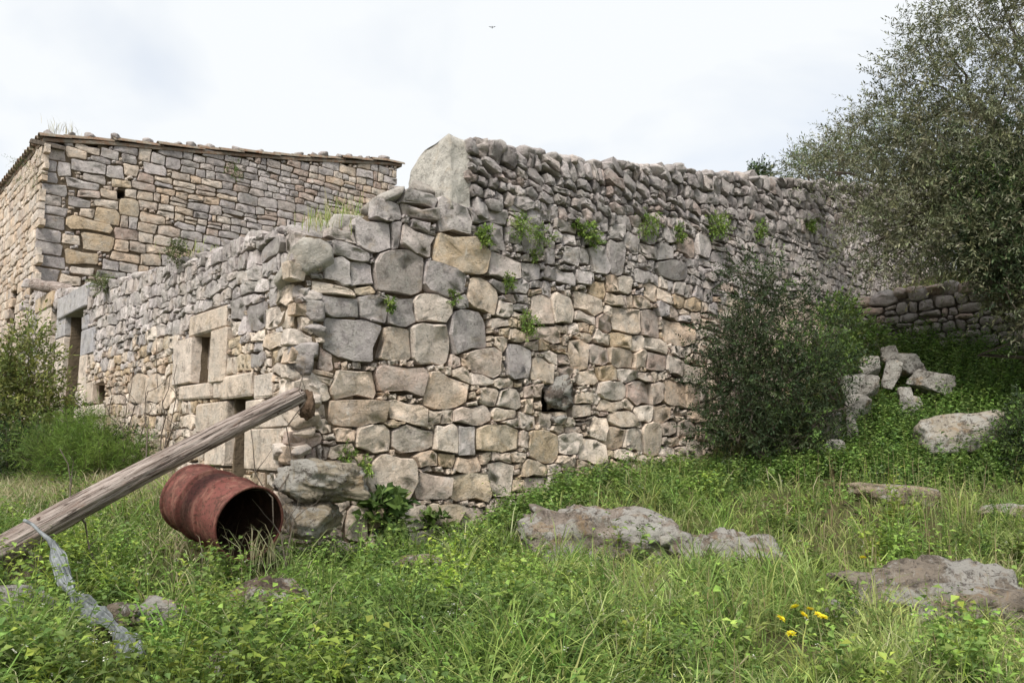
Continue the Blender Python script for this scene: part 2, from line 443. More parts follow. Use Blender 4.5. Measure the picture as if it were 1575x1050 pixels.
def row_fill(r, u0, u1, vlo, vhi, hmean, wmean, blocked, hvar=0.35, wvar=0.45, wave=0.05, wf=1.1, seed=0, slope=0.0, split=0.14):
    """courses of rubble between two profiles; blocked = rects already taken"""
    out = []
    v = min(float(np.min(vlo(np.linspace(u0, u1, 60)))), 9) - 0.1
    top = float(np.max(vhi(np.linspace(u0, u1, 60)))) + abs(slope) * (u1 - u0)
    if slope: v -= abs(slope) * (u1 - u0)
    B = np.array([[b['u0'], b['v0'], b['u1'], b['v1']] for b in blocked]) if blocked else np.zeros((0, 4))
    while v < top:
        h = hmean * r.uniform(1 - hvar, 1 + hvar)
        u = u0 - r.uniform(0, wmean)
        while u < u1:
            w = wmean * r.uniform(1 - wvar, 1 + wvar) * (0.75 + 0.25 * h / hmean)
            vb = v + wave * math.sin(u * wf + v * 3 + seed) + r.uniform(-0.02, 0.02) + slope * (u - u0)
            parts = [(u, vb, u + w, vb + h)]
            if r.random() < split and h > hmean * 0.8:
                k = r.uniform(0.35, 0.6); parts = [(u, vb, u + w, vb + h * k), (u, vb + h * k, u + w, vb + h)]
            elif r.random() < split * 0.7:
                parts = [(u, vb, u + w * 0.45, vb + h), (u + w * 0.45, vb, u + w, vb + h)]
            for (a, b, c, d) in parts:
                cu, cv = (a + c) / 2, (b + d) / 2
                if cu < u0 - 0.02 or cu > u1 + 0.02: continue
                if cv < vlo(cu) - 0.02 or d > vhi(cu) + 0.05: continue
                if len(B):
                    ov = (np.clip(np.minimum(B[:, 2], c) - np.maximum(B[:, 0], a), 0, None) * np.clip(np.minimum(B[:, 3], d) - np.maximum(B[:, 1], b), 0, None)).sum()
                    if ov > 0.22 * (c - a) * (d - b): continue
                    ins = (B[:, 0] < cu) & (cu < B[:, 2]) & (B[:, 1] < cv) & (cv < B[:, 3])
                    if ins.any(): continue
                out.append(dict(u0=a, v0=b, u1=c, v1=d))
            u += w
        v += h
    return out
def chinks(S, u0, u1, vlo, vhi, holes, r, cell=0.014, sizes=(0.10, 0.075, 0.055, 0.04), tries=9000):
    """small stones wedged into the gaps between big ones"""
    nu = int((u1 - u0) / cell) + 1
    us = u0 + (np.arange(nu) + 0.5) * cell
    lo = float(vlo(us).min()); hi = float(vhi(us).max()); nv = int((hi - lo) / cell) + 1
    vs = lo + (np.arange(nv) + 0.5) * cell
    G = np.zeros((nv, nu), bool)
    G |= (vs[:, None] > vhi(us)[None, :]) | (vs[:, None] < vlo(us)[None, :])
    for h in holes: G |= (us[None, :] > h['u0']) & (us[None, :] < h['u1']) & (vs[:, None] > h['v0']) & (vs[:, None] < h['v1'])
    for s in S:
        P = np.array(s['poly'])
        i0, i1 = np.searchsorted(us, [P[:, 0].min(), P[:, 0].max()]); j0, j1 = np.searchsorted(vs, [P[:, 1].min(), P[:, 1].max()])
        if i1 <= i0 or j1 <= j0: continue
        uu, vv = np.meshgrid(us[i0:i1], vs[j0:j1])
        sgn = 1 if area(s['poly']) > 0 else -1
        ins = np.ones(uu.shape, bool)
        for k in range(len(P)):
            a, b = P[k], P[(k + 1) % len(P)]
            ins &= sgn * ((b[0] - a[0]) * (vv - a[1]) - (b[1] - a[1]) * (uu - a[0])) >= -0.003
        G[j0:j1, i0:i1] |= ins
    out = []
    for sz in sizes:
        free = np.argwhere(~G)
        if len(free) == 0: break
        for _ in range(tries // len(sizes)):
            j, i = free[r.randrange(len(free))]
            if G[j, i]: continue
            hw = max(1, int(sz * r.uniform(0.6, 1.2) / cell / 2)); hh = max(1, int(sz * r.uniform(0.3, 0.75) / cell / 2))
            if i - hw < 0 or j - hh < 0 or i + hw >= nu or j + hh >= nv: continue
            W = G[j - hh:j + hh + 1, i - hw:i + hw + 1]
            if W.mean() > 0.12: continue
            G[j - hh:j + hh + 1, i - hw:i + hw + 1] = True
            a, b, c, d = us[i - hw] - cell / 2, vs[j - hh] - cell / 2, us[i + hw] + cell / 2, vs[j + hh] + cell / 2
            m1, m2 = r.uniform(0.1, 0.5), r.uniform(0.1, 0.5)
            P = [(a + (c - a) * m1 * 0.5, b), (c, b + (d - b) * m2 * 0.5), (c - (c - a) * m2 * 0.5, d), (a, d - (d - b) * m1)]
            out.append(dict(u0=a, v0=b, u1=c, v1=d, poly=P))
    return out
def backing(name, plane, u0, u1, vlo, vhi, holes, mat, parent, w=-0.02, depth=0.5, cell=0.06, rough=0.02):
    """wall core: solid sheet of masonry behind the facing stones, with its openings cut through"""
    nu = int((u1 - u0) / cell); us = u0 + np.arange(nu + 1) * cell; uc = us[:-1] + cell / 2
    lo = float(vlo(uc).min()); hi = float(vhi(uc).max()); nv = int((hi - lo) / cell) + 1; vs = lo + np.arange(nv + 1) * cell; vc = vs[:-1] + cell / 2
    ins = (vc[:, None] < vhi(uc)[None, :] - 0.03) & (vc[:, None] > vlo(uc)[None, :])
    for h in holes:
        ins &= ~((uc[None, :] > h['u0']) & (uc[None, :] < h['u1']) & (vc[:, None] > h['v0']) & (vc[:, None] < h['v1']))
    NV = (nv + 1) * (nu + 1)
    UU, VV = np.meshgrid(us, vs)
    wf = w + (fbm(UU * 6, VV * 6, 3) - 0.5) * 2 * rough
    front = plane.pts(UU.ravel(), VV.ravel(), 0.0); front[:, :2] += plane.n * wf.ravel()[:, None]
    back = plane.pts(UU.ravel(), VV.ravel(), 0.0); back[:, :2] += plane.n * (w - depth)
    V = np.concatenate([front, back])
    idx = np.arange(NV).reshape(nv + 1, nu + 1)
    T = []
    J, I = np.nonzero(ins)
    a, b, c, d = idx[J, I], idx[J, I + 1], idx[J + 1, I + 1], idx[J + 1, I]
    T += [np.stack([a, b, c], 1), np.stack([a, c, d], 1), np.stack([a, c, b], 1) + NV, np.stack([a, d, c], 1) + NV]
    pad = np.pad(ins, 1)
    for dj, di, e0, e1 in ((-1, 0, (0, 0), (0, 1)), (1, 0, (1, 1), (1, 0)), (0, -1, (1, 0), (0, 0)), (0, 1, (0, 1), (1, 1))):
        m = ins & ~pad[1 + dj:1 + dj + nv, 1 + di:1 + di + nu]
        J, I = np.nonzero(m)
        p, q = idx[J + e0[0], I + e0[1]], idx[J + e1[0], I + e1[1]]
        T += [np.stack([p, p + NV, q + NV], 1), np.stack([p, q + NV, q], 1)]
    T = np.concatenate(T)
    used, inv = np.unique(T, return_inverse=True)
    V = V[used]; T = inv.reshape(T.shape)
    return link(name, tri_mesh(name, V, T, None, mat), parent)
def join_geo(G):
    V, T, C, o = [], [], [], 0
    for v, t, c in G:
        V.append(v); T.append(t + o); C.append(c); o += len(v)
    return np.concatenate(V), np.concatenate(T), np.concatenate(C)
def face_smooth(T):
    n = len(T) // 7; return np.arange(len(T)) >= 4 * n         # the face is smooth, its arris and sides stay crisp
def lay(parent, plane, S, mat, r, nmax, colour, rest_name, wk=0.05, **kw):
    """biggest stones in view become parts, the rest one joined part"""
    for s in S:
        P = np.array(s['poly']); c = P.mean(0); q = plane.pt(c[0], c[1]); s['size'] = abs(area(s['poly'])) / np.sum((q - EYE) ** 2)
    S.sort(key=lambda s: -s['size'])
    rest = []
    for k, s in enumerate(S):
        col = s.get('col'); P = warp(s['poly'], wk)
        if col is None:
            c = np.mean(P, axis=0); col = colour(c[0], c[1], r)
        kk = dict(kw); kk.update(s.get('kw', {}))
        V, T, C = stone_geo(plane, P, r, col, **kk)
        if k < nmax:
            ctr = V.mean(0)
            link('stone', tri_mesh('stone', V - ctr, T, C, mat, face_smooth(T)), parent, ctr)
        else: rest.append((V, T, C))
    if rest:
        o = link(rest_name, tri_mesh(rest_name, *join_geo(rest), mat, np.concatenate([face_smooth(q[1]) for q in rest])), parent); o['kind'] = 'stuff'
def traced(plane, L, **kw):
    out = []
    for e in L:
        u0, v0, u1, v1 = plane.rect(*e[:4]); s = dict(u0=u0, v0=v0, u1=u1, v1=v1, **kw)
        if len(e) > 4 and e[4]:
            s['col'] = pick(random, {'g': GREY, 'c': CREAM, 'o': OCHRE, 'd': DARK, 'p': PINK}[e[4]])
        out.append(s)
    return out
def block_mesh(name, plane, u0, v0, u1, v1, w0, w1, col, mat, bev=0.012, jit=0.008, parent=None, r=random, seg=1):
    """dressed block: bevelled box with slightly untrue corners"""
    bm = bmesh.new(); bmesh.ops.create_cube(bm, size=1.0)
    bmesh.ops.bevel(bm, geom=bm.edges[:], offset=0.07, segments=seg, affect='EDGES')
    du, dv, dw = u1 - u0, v1 - v0, w1 - w0
    for v in bm.verts:
        c = []
        for k, L in ((0, du), (1, dv), (2, dw)):
            x = v.co[k]
            if abs(x) < 0.499: x = math.copysign(0.5 - bev / L, x)     # same bevel width on every edge
            c.append(x)
        q = plane.pt(u0 + du * (c[0] + 0.5) + r.uniform(-jit, jit), v0 + dv * (c[1] + 0.5) + r.uniform(-jit, jit), w0 + dw * (c[2] + 0.5) + r.uniform(-jit, jit) * 0.7)
        v.co = q
    bmesh.ops.triangulate(bm, faces=bm.faces[:])
    bmesh.ops.recalc_face_normals(bm, faces=bm.faces[:])
    V = np.array([v.co[:] for v in bm.verts]); bm.verts.index_update()
    T = np.array([[v.index for v in f.verts] for f in bm.faces]); bm.free()
    ctr = V.mean(0)
    C = np.tile(col, (len(V), 1)) * RNG.uniform(0.95, 1.05, (len(V), 1))
    return link(name, tri_mesh(name, V - ctr, T, C, mat, False), parent, ctr)

# ---- front wall ---------------------------------------------------------------------------------
R1 = random.Random(3)
front_top = W_FRONT.profile([(458, 385), (500, 372), (540, 348), (575, 330), (600, 314), (620, 300), (670, 306), (722, 318), (800, 328), (844, 341), (980, 346), (1100, 348), (1240, 348), (1310, 352), (1462, 362)])
U_END = W_FRONT.uv(1460, 420)[0]
def ground_profile(plane, u0, u1, sink=0.30):
    us = np.linspace(u0, u1, 120); z = gz(*(plane.pts(us, 0, 0.05)[:, :2].T)) - sink
    return lambda u: np.interp(u, us, z)
front_bot = ground_profile(W_FRONT, -0.5, U_END + 0.5)
HOLE_F = traced(W_FRONT, [(838, 588, 882, 638)])
TR_F = traced(W_FRONT, [
 (617,299,668,317,'g'),(617,320,669,339,'g'),(669,310,721,364,'g'),(574,314,616,341,'g'),(547,341,599,383,'g'),(598,347,616,384,'g'),(619,358,664,391,'g'),
 (669,362,747,418,'o'),(576,389,650,450,'g'),(656,411,707,456,'g'),(716,432,765,478,'c'),(510,377,563,401,'g'),(536,404,573,440,'g'),(499,404,536,434,'g'),
 (484,439,539,456,'c'),(491,458,550,484,'g'),(497,488,576,547,'g'),(547,457,590,487,'g'),(591,459,637,497,'g'),(637,461,688,498,'c'),(580,500,629,548,'c'),
 (630,501,690,555,'c'),(693,484,744,541,'g'),(502,570,576,613,'c'),(578,561,650,600,'p'),(652,570,710,620,'c'),(504,617,590,651,'c'),(596,620,653,651,'c'),
 (693,626,751,653,'c'),(544,659,594,700,'c'),(604,660,663,690,'c'),(664,647,701,697,'c'),(703,657,729,697,'g'),(567,702,634,768,'c'),(636,698,670,717,'c'),
 (672,699,695,717,'o'),(697,703,735,726,'c'),(638,730,685,768,'c'),(689,730,746,768,'o'),(748,713,783,760,'c'),(617,783,651,814,'c'),(580,804,622,850,'c'),
 (533,778,563,825,'c'),(626,818,664,839,'c'),(651,780,704,806,'o'),(731,658,788,694,'o'),(708,783,742,818,'c'),(819,457,847,499,'c'),(849,456,880,499,'c'),
 (823,501,858,527,'c'),(871,527,897,567,'c'),(883,481,913,501,'c'),(886,451,923,481,'c'),(914,486,937,507,'p'),(940,470,981,510,'c'),(981,481,1011,516,'p'),
 (1019,493,1068,528,'c'),(911,510,936,526,'c'),(936,511,966,531,'o'),(967,517,987,537,'c'),(989,521,1020,541,'c'),(901,533,930,557,'p'),(931,536,971,564,'c'),
 (973,541,994,567,'c'),(994,543,1020,576,'p'),(1023,549,1047,576,'c'),(1047,559,1074,586,'c'),(910,563,943,586,'o'),(943,568,977,586,'c'),(886,571,912,592,'c'),
 (916,588,962,614,'c'),(963,587,996,618,'p'),(997,593,1016,620,'c'),(1019,589,1051,626,'c'),(1053,590,1076,628,'c'),(723,530,763,573,'c'),(779,531,814,580,'g'),
 (816,557,847,587,'c'),(754,580,787,594,'c'),(733,596,760,624,'c'),(760,598,797,629,'c'),(756,630,787,647,'c'),(791,637,823,661,'c'),(931,633,976,656,'c'),
 (917,617,957,631,'c'),(974,621,1001,643,'c'),(1001,628,1026,650,'c'),(1057,631,1080,651,'c'),(929,657,957,689,'c'),(957,657,986,691,'c'),(989,649,1013,696,'c'),
 (1015,653,1038,668,'c'),(1040,650,1066,673,'c'),(814,664,857,706,'o'),(859,666,889,696,'c'),(794,667,812,687,'c'),(907,644,929,674,'c'),(943,693,971,710,'c'),
 (891,679,926,713,'c'),(1054,679,1080,707,'c'),(801,709,837,730,'o'),(720,320,747,339,'g'),(748,323,779,344,'g'),(800,322,844,344,'g'),(737,342,776,380,'g'),
 (749,394,791,427,'g'),(804,351,836,389,'g'),(853,348,886,361,'g'),(863,362,883,380,'g'),(867,383,887,406,'g'),(888,387,904,403,'g'),(905,381,931,420,'g'),
 (933,377,958,423,'g'),(960,363,981,394,'g'),(934,349,956,370,'g'),(983,354,1007,374,'g'),(983,375,1006,396,'g'),(1019,352,1037,374,'g'),(1040,364,1066,393,'p'),
 (1068,363,1093,396,'g'),(857,419,884,436,'g'),(887,417,907,434,'g'),(835,411,855,430,'g'),(909,436,929,459,'o'),(930,426,949,451,'c'),(951,429,970,451,'c'),
 (1010,403,1051,429,'g'),(991,440,1010,467,'c'),(1011,451,1027,471,'c'),(1010,381,1030,401,'g'),(690,566,720,590,'c') ])
fill = row_fill(R1, -0.02, U_END, front_bot, front_top, 0.108, 0.175, TR_F + HOLE_F, seed=1, wave=0.03, hvar=0.45, wvar=0.5)
S_F = stone_polys(TR_F + fill, 0.012, R1, tilt=1.0, cut=0.34, grow=0.03)
S_F += chinks(S_F, -0.02, U_END, front_bot, front_top, HOLE_F, R1, tries=16000)
def col_front(u, v, r):
    k = (v - (2.45 + 0.10 * u)) / 0.7 + r.uniform(-0.35, 0.35)
    pal = GREY if k > 0.5 else (CREAM if r.random() < 0.78 else (OCHRE if r.random() < 0.5 else PINK))
    return pick(r, pal)
front_wall = thing('stone_wall', 'long coursed rubble wall of cream and grey limestone facing the grassy slope', 'stone wall', tuple(W_FRONT.pt(0, gz1(*W_FRONT.pt(0, 0)[:2]))))
backing('wall_core', W_FRONT, -0.01, U_END, front_bot, front_top, HOLE_F, M['mortar'], front_wall, w=-0.055)
lay(front_wall, W_FRONT, S_F, M['stone'], R1, 300, col_front, 'small_stones', front=0.030, bulge=0.006, inset=0.006, wk=0.12, amt=0.055, wob=0.10, rough=0.007, tiltamt=0.16)

# ------------------------------------------------------------------ rocks
def ico(sub):
    bm = bmesh.new(); bmesh.ops.create_icosphere(bm, subdivisions=sub, radius=1.0)
    V = np.array([v.co[:] for v in bm.verts]); bm.verts.index_update()
    T = np.array([[v.index for v in f.verts] for f in bm.faces]); bm.free()
    return V, T
ICO = {k: ico(k) for k in (2, 3, 4, 5)}
def rock_geo(size, rotz, seed, sub=4, boxy=0.45, rough=0.16, freq=1.6, planes=7, tilt=(0, 0)):
    V, T = ICO[sub]; V = V.copy(); r = random.Random(seed)
    p = 2 + boxy * (6 if boxy < 0.95 else 16)                                          # superellipsoid: boxier stones
    k = (np.abs(V) ** p).sum(1) ** (-1 / p); V *= k[:, None]
    for _ in range(planes):                                  # broken faces
        n = np.array([r.gauss(0, 1), r.gauss(0, 1), r.gauss(0, 0.8)]); n /= np.linalg.norm(n); d = r.uniform(0.62, 0.92)
        e = V @ n - d; V -= np.outer(np.clip(e, 0, None) * 0.92, n)
    off = Vector((seed * 3.7, seed * 1.3, seed * 0.7))
    D = np.array([mnoise.fractal(Vector(v) * freq + off, 0.65, 2.1, 7) for v in V])
    nrm = V / np.linalg.norm(V, axis=1)[:, None]
    V = V + nrm * (D * rough)[:, None]
    V *= np.array(size) / 2
    M3 = Matrix.Rotation(rotz, 3, 'Z') @ Matrix.Rotation(tilt[0], 3, 'X') @ Matrix.Rotation(tilt[1], 3, 'Y')
    return V @ np.array(M3).T, T
def rock(name, label, cat, loc, size, rotz=0, seed=0, col=(0.36, 0.33, 0.30), mat='rock', parent=None, group=None, **kw):
    V, T = rock_geo(size, rotz, seed, **kw)
    C = np.tile(np.array(col), (len(V), 1))
    o = link(name, tri_mesh(name, V, T, C, M[mat], True), parent, tuple(loc))
    if parent is None: tag(o, label, cat, group)
    return o

# cavity stone of the front wall: rough dark lump sitting in the hole
_u, _v = W_FRONT.uv(860, 606)
rock('lodged_rock', None, None, W_FRONT.pt(_u, _v, -0.03), (0.36, 0.26, 0.34), 0.7, 31, (0.17, 0.14, 0.12), 'rock', front_wall, sub=4, rough=0.34, boxy=0.1, planes=9, tilt=(0.2, 0.3))
rock('lodged_rock', None, None, W_FRONT.pt(*W_FRONT.uv(856, 646), 0.0), (0.26, 0.2, 0.10), 0.7, 37, (0.20, 0.17, 0.15), 'rock', front_wall, sub=3)
# leaning slab and boulders on the ruined crown of the corner
def crown_stone(name, px, py, size, w, seed, col, rz=0.73, tilt=(0, 0), sub=3):
    u, v = W_FRONT.uv(px, py, w)
    rock(name, None, None, W_FRONT.pt(u, v, w), size, rz, seed, col, 'stone', front_wall, sub=sub, rough=0.10, boxy=0.7, planes=6, tilt=tilt)
crown_stone('leaning_slab', 588, 310, (0.40, 0.34, 0.12), -0.10, 41, (0.36, 0.33, 0.30), 0.6, (0.1, -0.55))
crown_stone('corner_boulder', 468, 408, (0.36, 0.36, 0.38), -0.10, 42, (0.42, 0.385, 0.34), sub=4)
crown_stone('crown_stone', 536, 352, (0.32, 0.3, 0.18), -0.28, 43, (0.38, 0.355, 0.32), 0.4)
crown_stone('crown_stone', 645, 294, (0.30, 0.30, 0.14), -0.30, 44, (0.34, 0.31, 0.28), 0.9)
crown_stone('crown_stone', 500, 362, (0.34, 0.3, 0.2), -0.35, 45, (0.40, 0.37, 0.33), 0.4)

# crumbled earth where the corner stones have fallen out
for _x, _y, _s, _sd in ((478, 470, (0.16, 0.2, 0.3), 81), (487, 530, (0.14, 0.2, 0.3), 82), (473, 640, (0.22, 0.2, 0.2), 83)):
    _u, _v = W_FRONT.uv(_x, _y); rock('earth_fill', None, None, W_FRONT.pt(_u, _v, -0.07), _s, 0.7, _sd, (0.27, 0.19, 0.12), 'mortar', front_wall, sub=4, rough=0.3, boxy=0.1)
_r = random.Random(77)
for _k, _y in enumerate(range(452, 720, 27)):            # irregular stones of the ruined corner itself
    _x = 474 + _r.uniform(-10, 8) - (max(0, _y - 600) * 0.12); _u, _v = W_FRONT.uv(_x, _y)
    rock('corner_stone', None, None, W_FRONT.pt(_u, _v, -0.06), (_r.uniform(0.18, 0.30), _r.uniform(0.2, 0.3), _r.uniform(0.12, 0.19)), _r.uniform(0.3, 1.1), 600 + _k, pick(_r, CREAM if _y > 560 else GREY) * (0.75 if _k % 3 == 1 else 1), 'stone', front_wall, sub=4, boxy=0.8, rough=0.09, planes=9)
# ---- dry-stone parapet on the front wall ------------------------------------------------------------
R2 = random.Random(8)
par_bot = lambda u: front_top(u) + 0.0
par_top = W_FRONT.profile([(700, 222), (722, 224), (800, 236), (900, 249), (1000, 261), (1100, 270), (1200, 279), (1350, 291), (1462, 297)])
U_P0 = W_FRONT.uv(722, 270)[0]
SH = -0.32
def shear_fill(r, u0, u1, lo, hi, h, w, **kw):
    # stones lean to the right: laid out in a sheared frame, then sheared back
    return row_fill(r, u0, u1, lo, hi, h, w, [], **kw)
S_P = shear_fill(R2, U_P0, U_END, par_bot, par_top, 0.118, 0.165, hvar=0.45, wvar=0.5, wave=0.04, wf=2.3, slope=0.05, split=0.12)
S_P = stone_polys(S_P, 0.018, R2, grow=0.2, tilt=1.3, cut=0.75)
for s in S_P:
    c = np.mean(s['poly'], axis=0); k = R2.uniform(-0.05, -0.75)
    sc_ = R2.uniform(0.93, 1.0)
    s['poly'] = [(c[0] + (p[0] - c[0]) * sc_, c[1] + (p[1] - c[1]) * sc_ + (p[0] - c[0]) * k * 0.55) for p in s['poly']]
parapet = thing('dry_stone_parapet', 'dry stone parapet of loose grey field stones along the top of the long wall', 'stone wall', tuple(W_FRONT.pt(U_P0, float(front_top(U_P0)))))
backing('wall_core', W_FRONT, U_P0, U_END, par_bot, lambda u: par_top(u) - 0.02, [], M['core'], parapet, w=-0.14, depth=0.42, rough=0.05)
def col_par(u, v, r):
    return pick(r, DARK if r.random() < 0.7 else GREY, 0.16) * 0.94 * (1.0 if r.random() < 0.9 else np.array([1.05, 0.96, 0.9]))
lay(parapet, W_FRONT, S_P, M['parapet'], R2, 225, col_par, 'small_stones', front=0.05, bulge=0.015, inset=0.009, back=-0.16, tiltamt=0.30, amt=0.10, wob=0.12, rough=0.008, wk=0.07)
# coping: real rounded stones lying across the top of the parapet
u = U_P0 + 0.02; k = 0; rest = []
while u < U_END:
    L = R2.uniform(0.12, 0.26); H = R2.uniform(0.10, 0.14)
    V, T = rock_geo((L * 1.12, R2.uniform(0.32, 0.46), H * 1.15), math.atan2(D_A[1], D_A[0]) + R2.uniform(-0.25, 0.25), 100 + k, sub=3, boxy=0.2, rough=0.16, planes=5, tilt=(R2.uniform(-0.2, 0.2), R2.uniform(-0.15, 0.3)))
    c = W_FRONT.pt(u + L / 2, float(par_top(u)) + 0.01 + R2.uniform(-0.012, 0.015), -0.13)
    C = np.tile(pick(R2, GREY, 0.1) * 0.95, (len(V), 1))
    if k < 72: link('coping_stone', tri_mesh('coping_stone', V, T, C, M['parapet'], True), parapet, c)
    else: rest.append((V + c, T, C))
    k += 1; u += L * 0.93
if rest:
    o = link('far_coping', tri_mesh('far_coping', *join_geo(rest), M['parapet'], True), parapet); o['kind'] = 'stuff'

# pier: pale rendered end block of the parapet
def pier():
    ua, va = W_FRONT.uv(690, 318); ub, vb = W_FRONT.uv(721, 330); _, vt = W_FRONT.uv(697, 206)
    dep = 0.62
    n = 14
    bm = bmesh.new(); bmesh.ops.create_cube(bm, size=1.0); bmesh.ops.subdivide_edges(bm, edges=bm.edges[:], cuts=n, use_grid_fill=True)
    for v in bm.verts:
        x, y, z = v.co.x + 0.5, v.co.y + 0.5, v.co.z + 0.5            # x along the wall, y into the wall, z up
        top = vt - 0.02 * x - (0.07 * y + 0.20 * max(0, y - 0.55) ** 1.2 * 1.6)
        bot = va - 0.02 - 0.02 * y
        uu = ua + (ub - ua) * x + 0.05 * (1 - z) * (x - 0.4)
        ww = -dep * y + 0.03 - 0.03 * z
        zz = bot + (top - bot) * z
        p = Vector(W_FRONT.pt(uu, zz, ww))
        e = max(abs(v.co.x), abs(v.co.y)) > 0.47 and v.co.z > 0.46 or abs(v.co.x) > 0.47 and abs(v.co.y) > 0.47
        nz = mnoise.fractal(p * 3.5, 0.9, 2.1, 5) * 0.03
        cen = Vector(W_FRONT.pt((ua + ub) / 2, zz, -dep / 2))
        dirv = (p - cen); dirv.z *= 0.3
        p += dirv.normalized() * (nz - (0.028 if e else 0))
        v.co = p
    bmesh.ops.triangulate(bm, faces=bm.faces[:]); bmesh.ops.recalc_face_normals(bm, faces=bm.faces[:]); bm.verts.index_update()
    V = np.array([v.co[:] for v in bm.verts]); T = np.array([[v.index for v in f.verts] for f in bm.faces]); bm.free()
    ctr = V.mean(0)
    link('end_pier', tri_mesh('end_pier', V - ctr, T, np.tile((0.47, 0.445, 0.40), (len(V), 1)), M['stone'], True), parapet, ctr)
pier()

# ---- side wall of the outbuilding ---------------------------------------------------------------
R3 = random.Random(21)
side_top = W_SIDE.profile([(560, 318), (520, 330), (460, 352), (400, 366), (340, 385), (260, 412), (190, 432), (140, 444), (110, 447), (60, 452)])
U_SE = 9.12
side_bot = ground_profile(W_SIDE, -0.5, U_SE + 0.3)
def hole(plane, x0, y0, x1, y1):
    u0, v0, u1, v1 = plane.rect(x0, y0, x1, y1); return dict(u0=u0, v0=v0, u1=u1, v1=v1)
H_WIN = hole(W_SIDE, 301, 514, 329, 589)
H_HATCH = hole(W_SIDE, 352, 611, 383, 715); H_HATCH['v0'] = float(side_bot(H_HATCH['u0'])) + 0.1
H_NICHE = hole(W_SIDE, 146, 588, 163, 622)
H_DOOR = hole(W_SIDE, 98, 484, 124, 660); H_DOOR['v0'] = float(side_bot(H_DOOR['u0']))
H_GAP = hole(W_SIDE, 76, 480, 85, 660); H_GAP['v0'] = float(side_bot(H_GAP['u0']))
HOLES_S = [H_WIN, H_HATCH, H_NICHE, H_DOOR, H_GAP]
side_wall = thing('outbuilding_wall', 'grey rubble side wall with small square window, hatch and stone framed doorway', 'stone wall', tuple(W_SIDE.pt(3, float(side_bot(3)))))
blocks = []
def sblock(name, x0, y0, x1, y1, col, w1=0.035, w0=-0.42, hole_=None, **kw):
    u0, v0, u1, v1 = W_SIDE.rect(x0, y0, x1, y1)
    for k, v in kw.items():
        if k == 'u0': u0 = v
        if k == 'u1': u1 = v
        if k == 'v0': v0 = v
        if k == 'v1': v1 = v
    block_mesh(name, W_SIDE, u0, v0, u1, v1, w0, w1 + R3.uniform(-0.008, 0.012), pick(R3, col, 0.05), M['ashlar'], parent=side_wall, r=R3)
    blocks.append(dict(u0=u0, v0=v0, u1=u1, v1=v1))
LIGHT = [(0.57, 0.50, 0.40), (0.60, 0.535, 0.44), (0.53, 0.46, 0.36)]
BLUE = [(0.36, 0.36, 0.355), (0.40, 0.40, 0.385)]
w = H_WIN
sblock('lintel', 296, 479, 352, 509, LIGHT, v0=w['v1'] + 0.002)
sblock('jamb', 273, 520, 300, 592, LIGHT, u0=w['u1'] + 0.002, v1=w['v1'] + 0.0)
sblock('jamb', 329, 506, 353, 588, LIGHT, u1=w['u0'] - 0.002, v1=w['v1'] + 0.0)
sblock('sill', 281, 592, 331, 614, LIGHT, v1=w['v0'] - 0.002)
sblock('dressed_block', 333, 588, 344, 612, LIGHT, v1=w['v0'] - 0.006)
h = H_HATCH
sblock('lintel', 345, 577, 394, 611, LIGHT, v0=h['v1'] + 0.002)
sblock('dressed_block', 396, 574, 424, 612, LIGHT, w0=-0.25)
sblock('jamb', 306, 620, 352, 664, LIGHT, u0=h['u1'] + 0.002)
sblock('jamb', 322, 667, 352, 715, LIGHT, u0=h['u1'] + 0.004)
sblock('jamb', 383, 659, 438, 721, LIGHT, u1=h['u0'] - 0.002)
sblock('jamb', 411, 627, 452, 657, LIGHT, u1=h['u0'] - 0.15)
sblock('jamb', 384, 615, 409, 657, LIGHT, u1=h['u0'] - 0.003)
n_ = H_NICHE
sblock('jamb', 132, 588, 146, 622, LIGHT, u0=n_['u1'] + 0.002)
sblock('sill', 132, 624, 165, 640, LIGHT, v1=n_['v0'] - 0.002)
d = H_DOOR
sblock('door_lintel', 96, 448, 139, 484, BLUE, v0=d['v1'] + 0.002, w1=0.06)
sblock('door_jamb', 125, 486, 139, 507, BLUE, u1=d['u0'] - 0.002)
sblock('door_jamb', 125, 507, 148, 545, BLUE, u1=d['u0'] - 0.002)
sblock('door_jamb', 122, 547, 136, 600, LIGHT, u1=d['u0'] - 0.002)
sblock('door_jamb', 120, 602, 135, 655, LIGHT, u1=d['u0'] - 0.002)
sblock('door_jamb', 90, 486, 97, 520, BLUE, u0=d['u1'] + 0.002, w0=-0.5)
sblock('door_jamb', 88, 522, 97, 570, LIGHT, u0=d['u1'] + 0.002, w0=-0.5)
sblock('door_jamb', 88, 572, 97, 612, LIGHT, u0=d['u1'] + 0.002, w0=-0.5)
sblock('door_jamb', 88, 614, 97, 655, LIGHT, u0=d['u1'] + 0.002, w0=-0.5)
sblock('pillar_block', 62, 455, 87, 476, OCHRE, w1=0.06)
sblock('pillar_block', 62, 478, 75, 520, LIGHT, u0=H_GAP['u1'] + 0.002)
sblock('pillar_block', 60, 522, 75, 575, LIGHT, u0=H_GAP['u1'] + 0.002)
fill = row_fill(R3, 0.10, U_SE, side_bot, side_top, 0.112, 0.17, blocks + HOLES_S, seed=4, wave=0.03, hvar=0.4)
tr = traced(W_SIDE, [(444, 372, 492, 446, 'g'), (395, 372, 440, 400, 'g'), (378, 390, 398, 412, 'g'), (377, 428, 398, 452, 'g'), (360, 462, 376, 500, 'g'), (382, 466, 412, 505, 'g'), (386, 540, 412, 560, 'g'), (415, 468, 442, 498, 'c'), (412, 510, 448, 536, 'c'), (255, 578, 272, 625, 'c'), (205, 575, 230, 620, 'c'), (232, 572, 252, 622, 'c')])
tr = [s for s in tr if s['u0'] > -0.05]
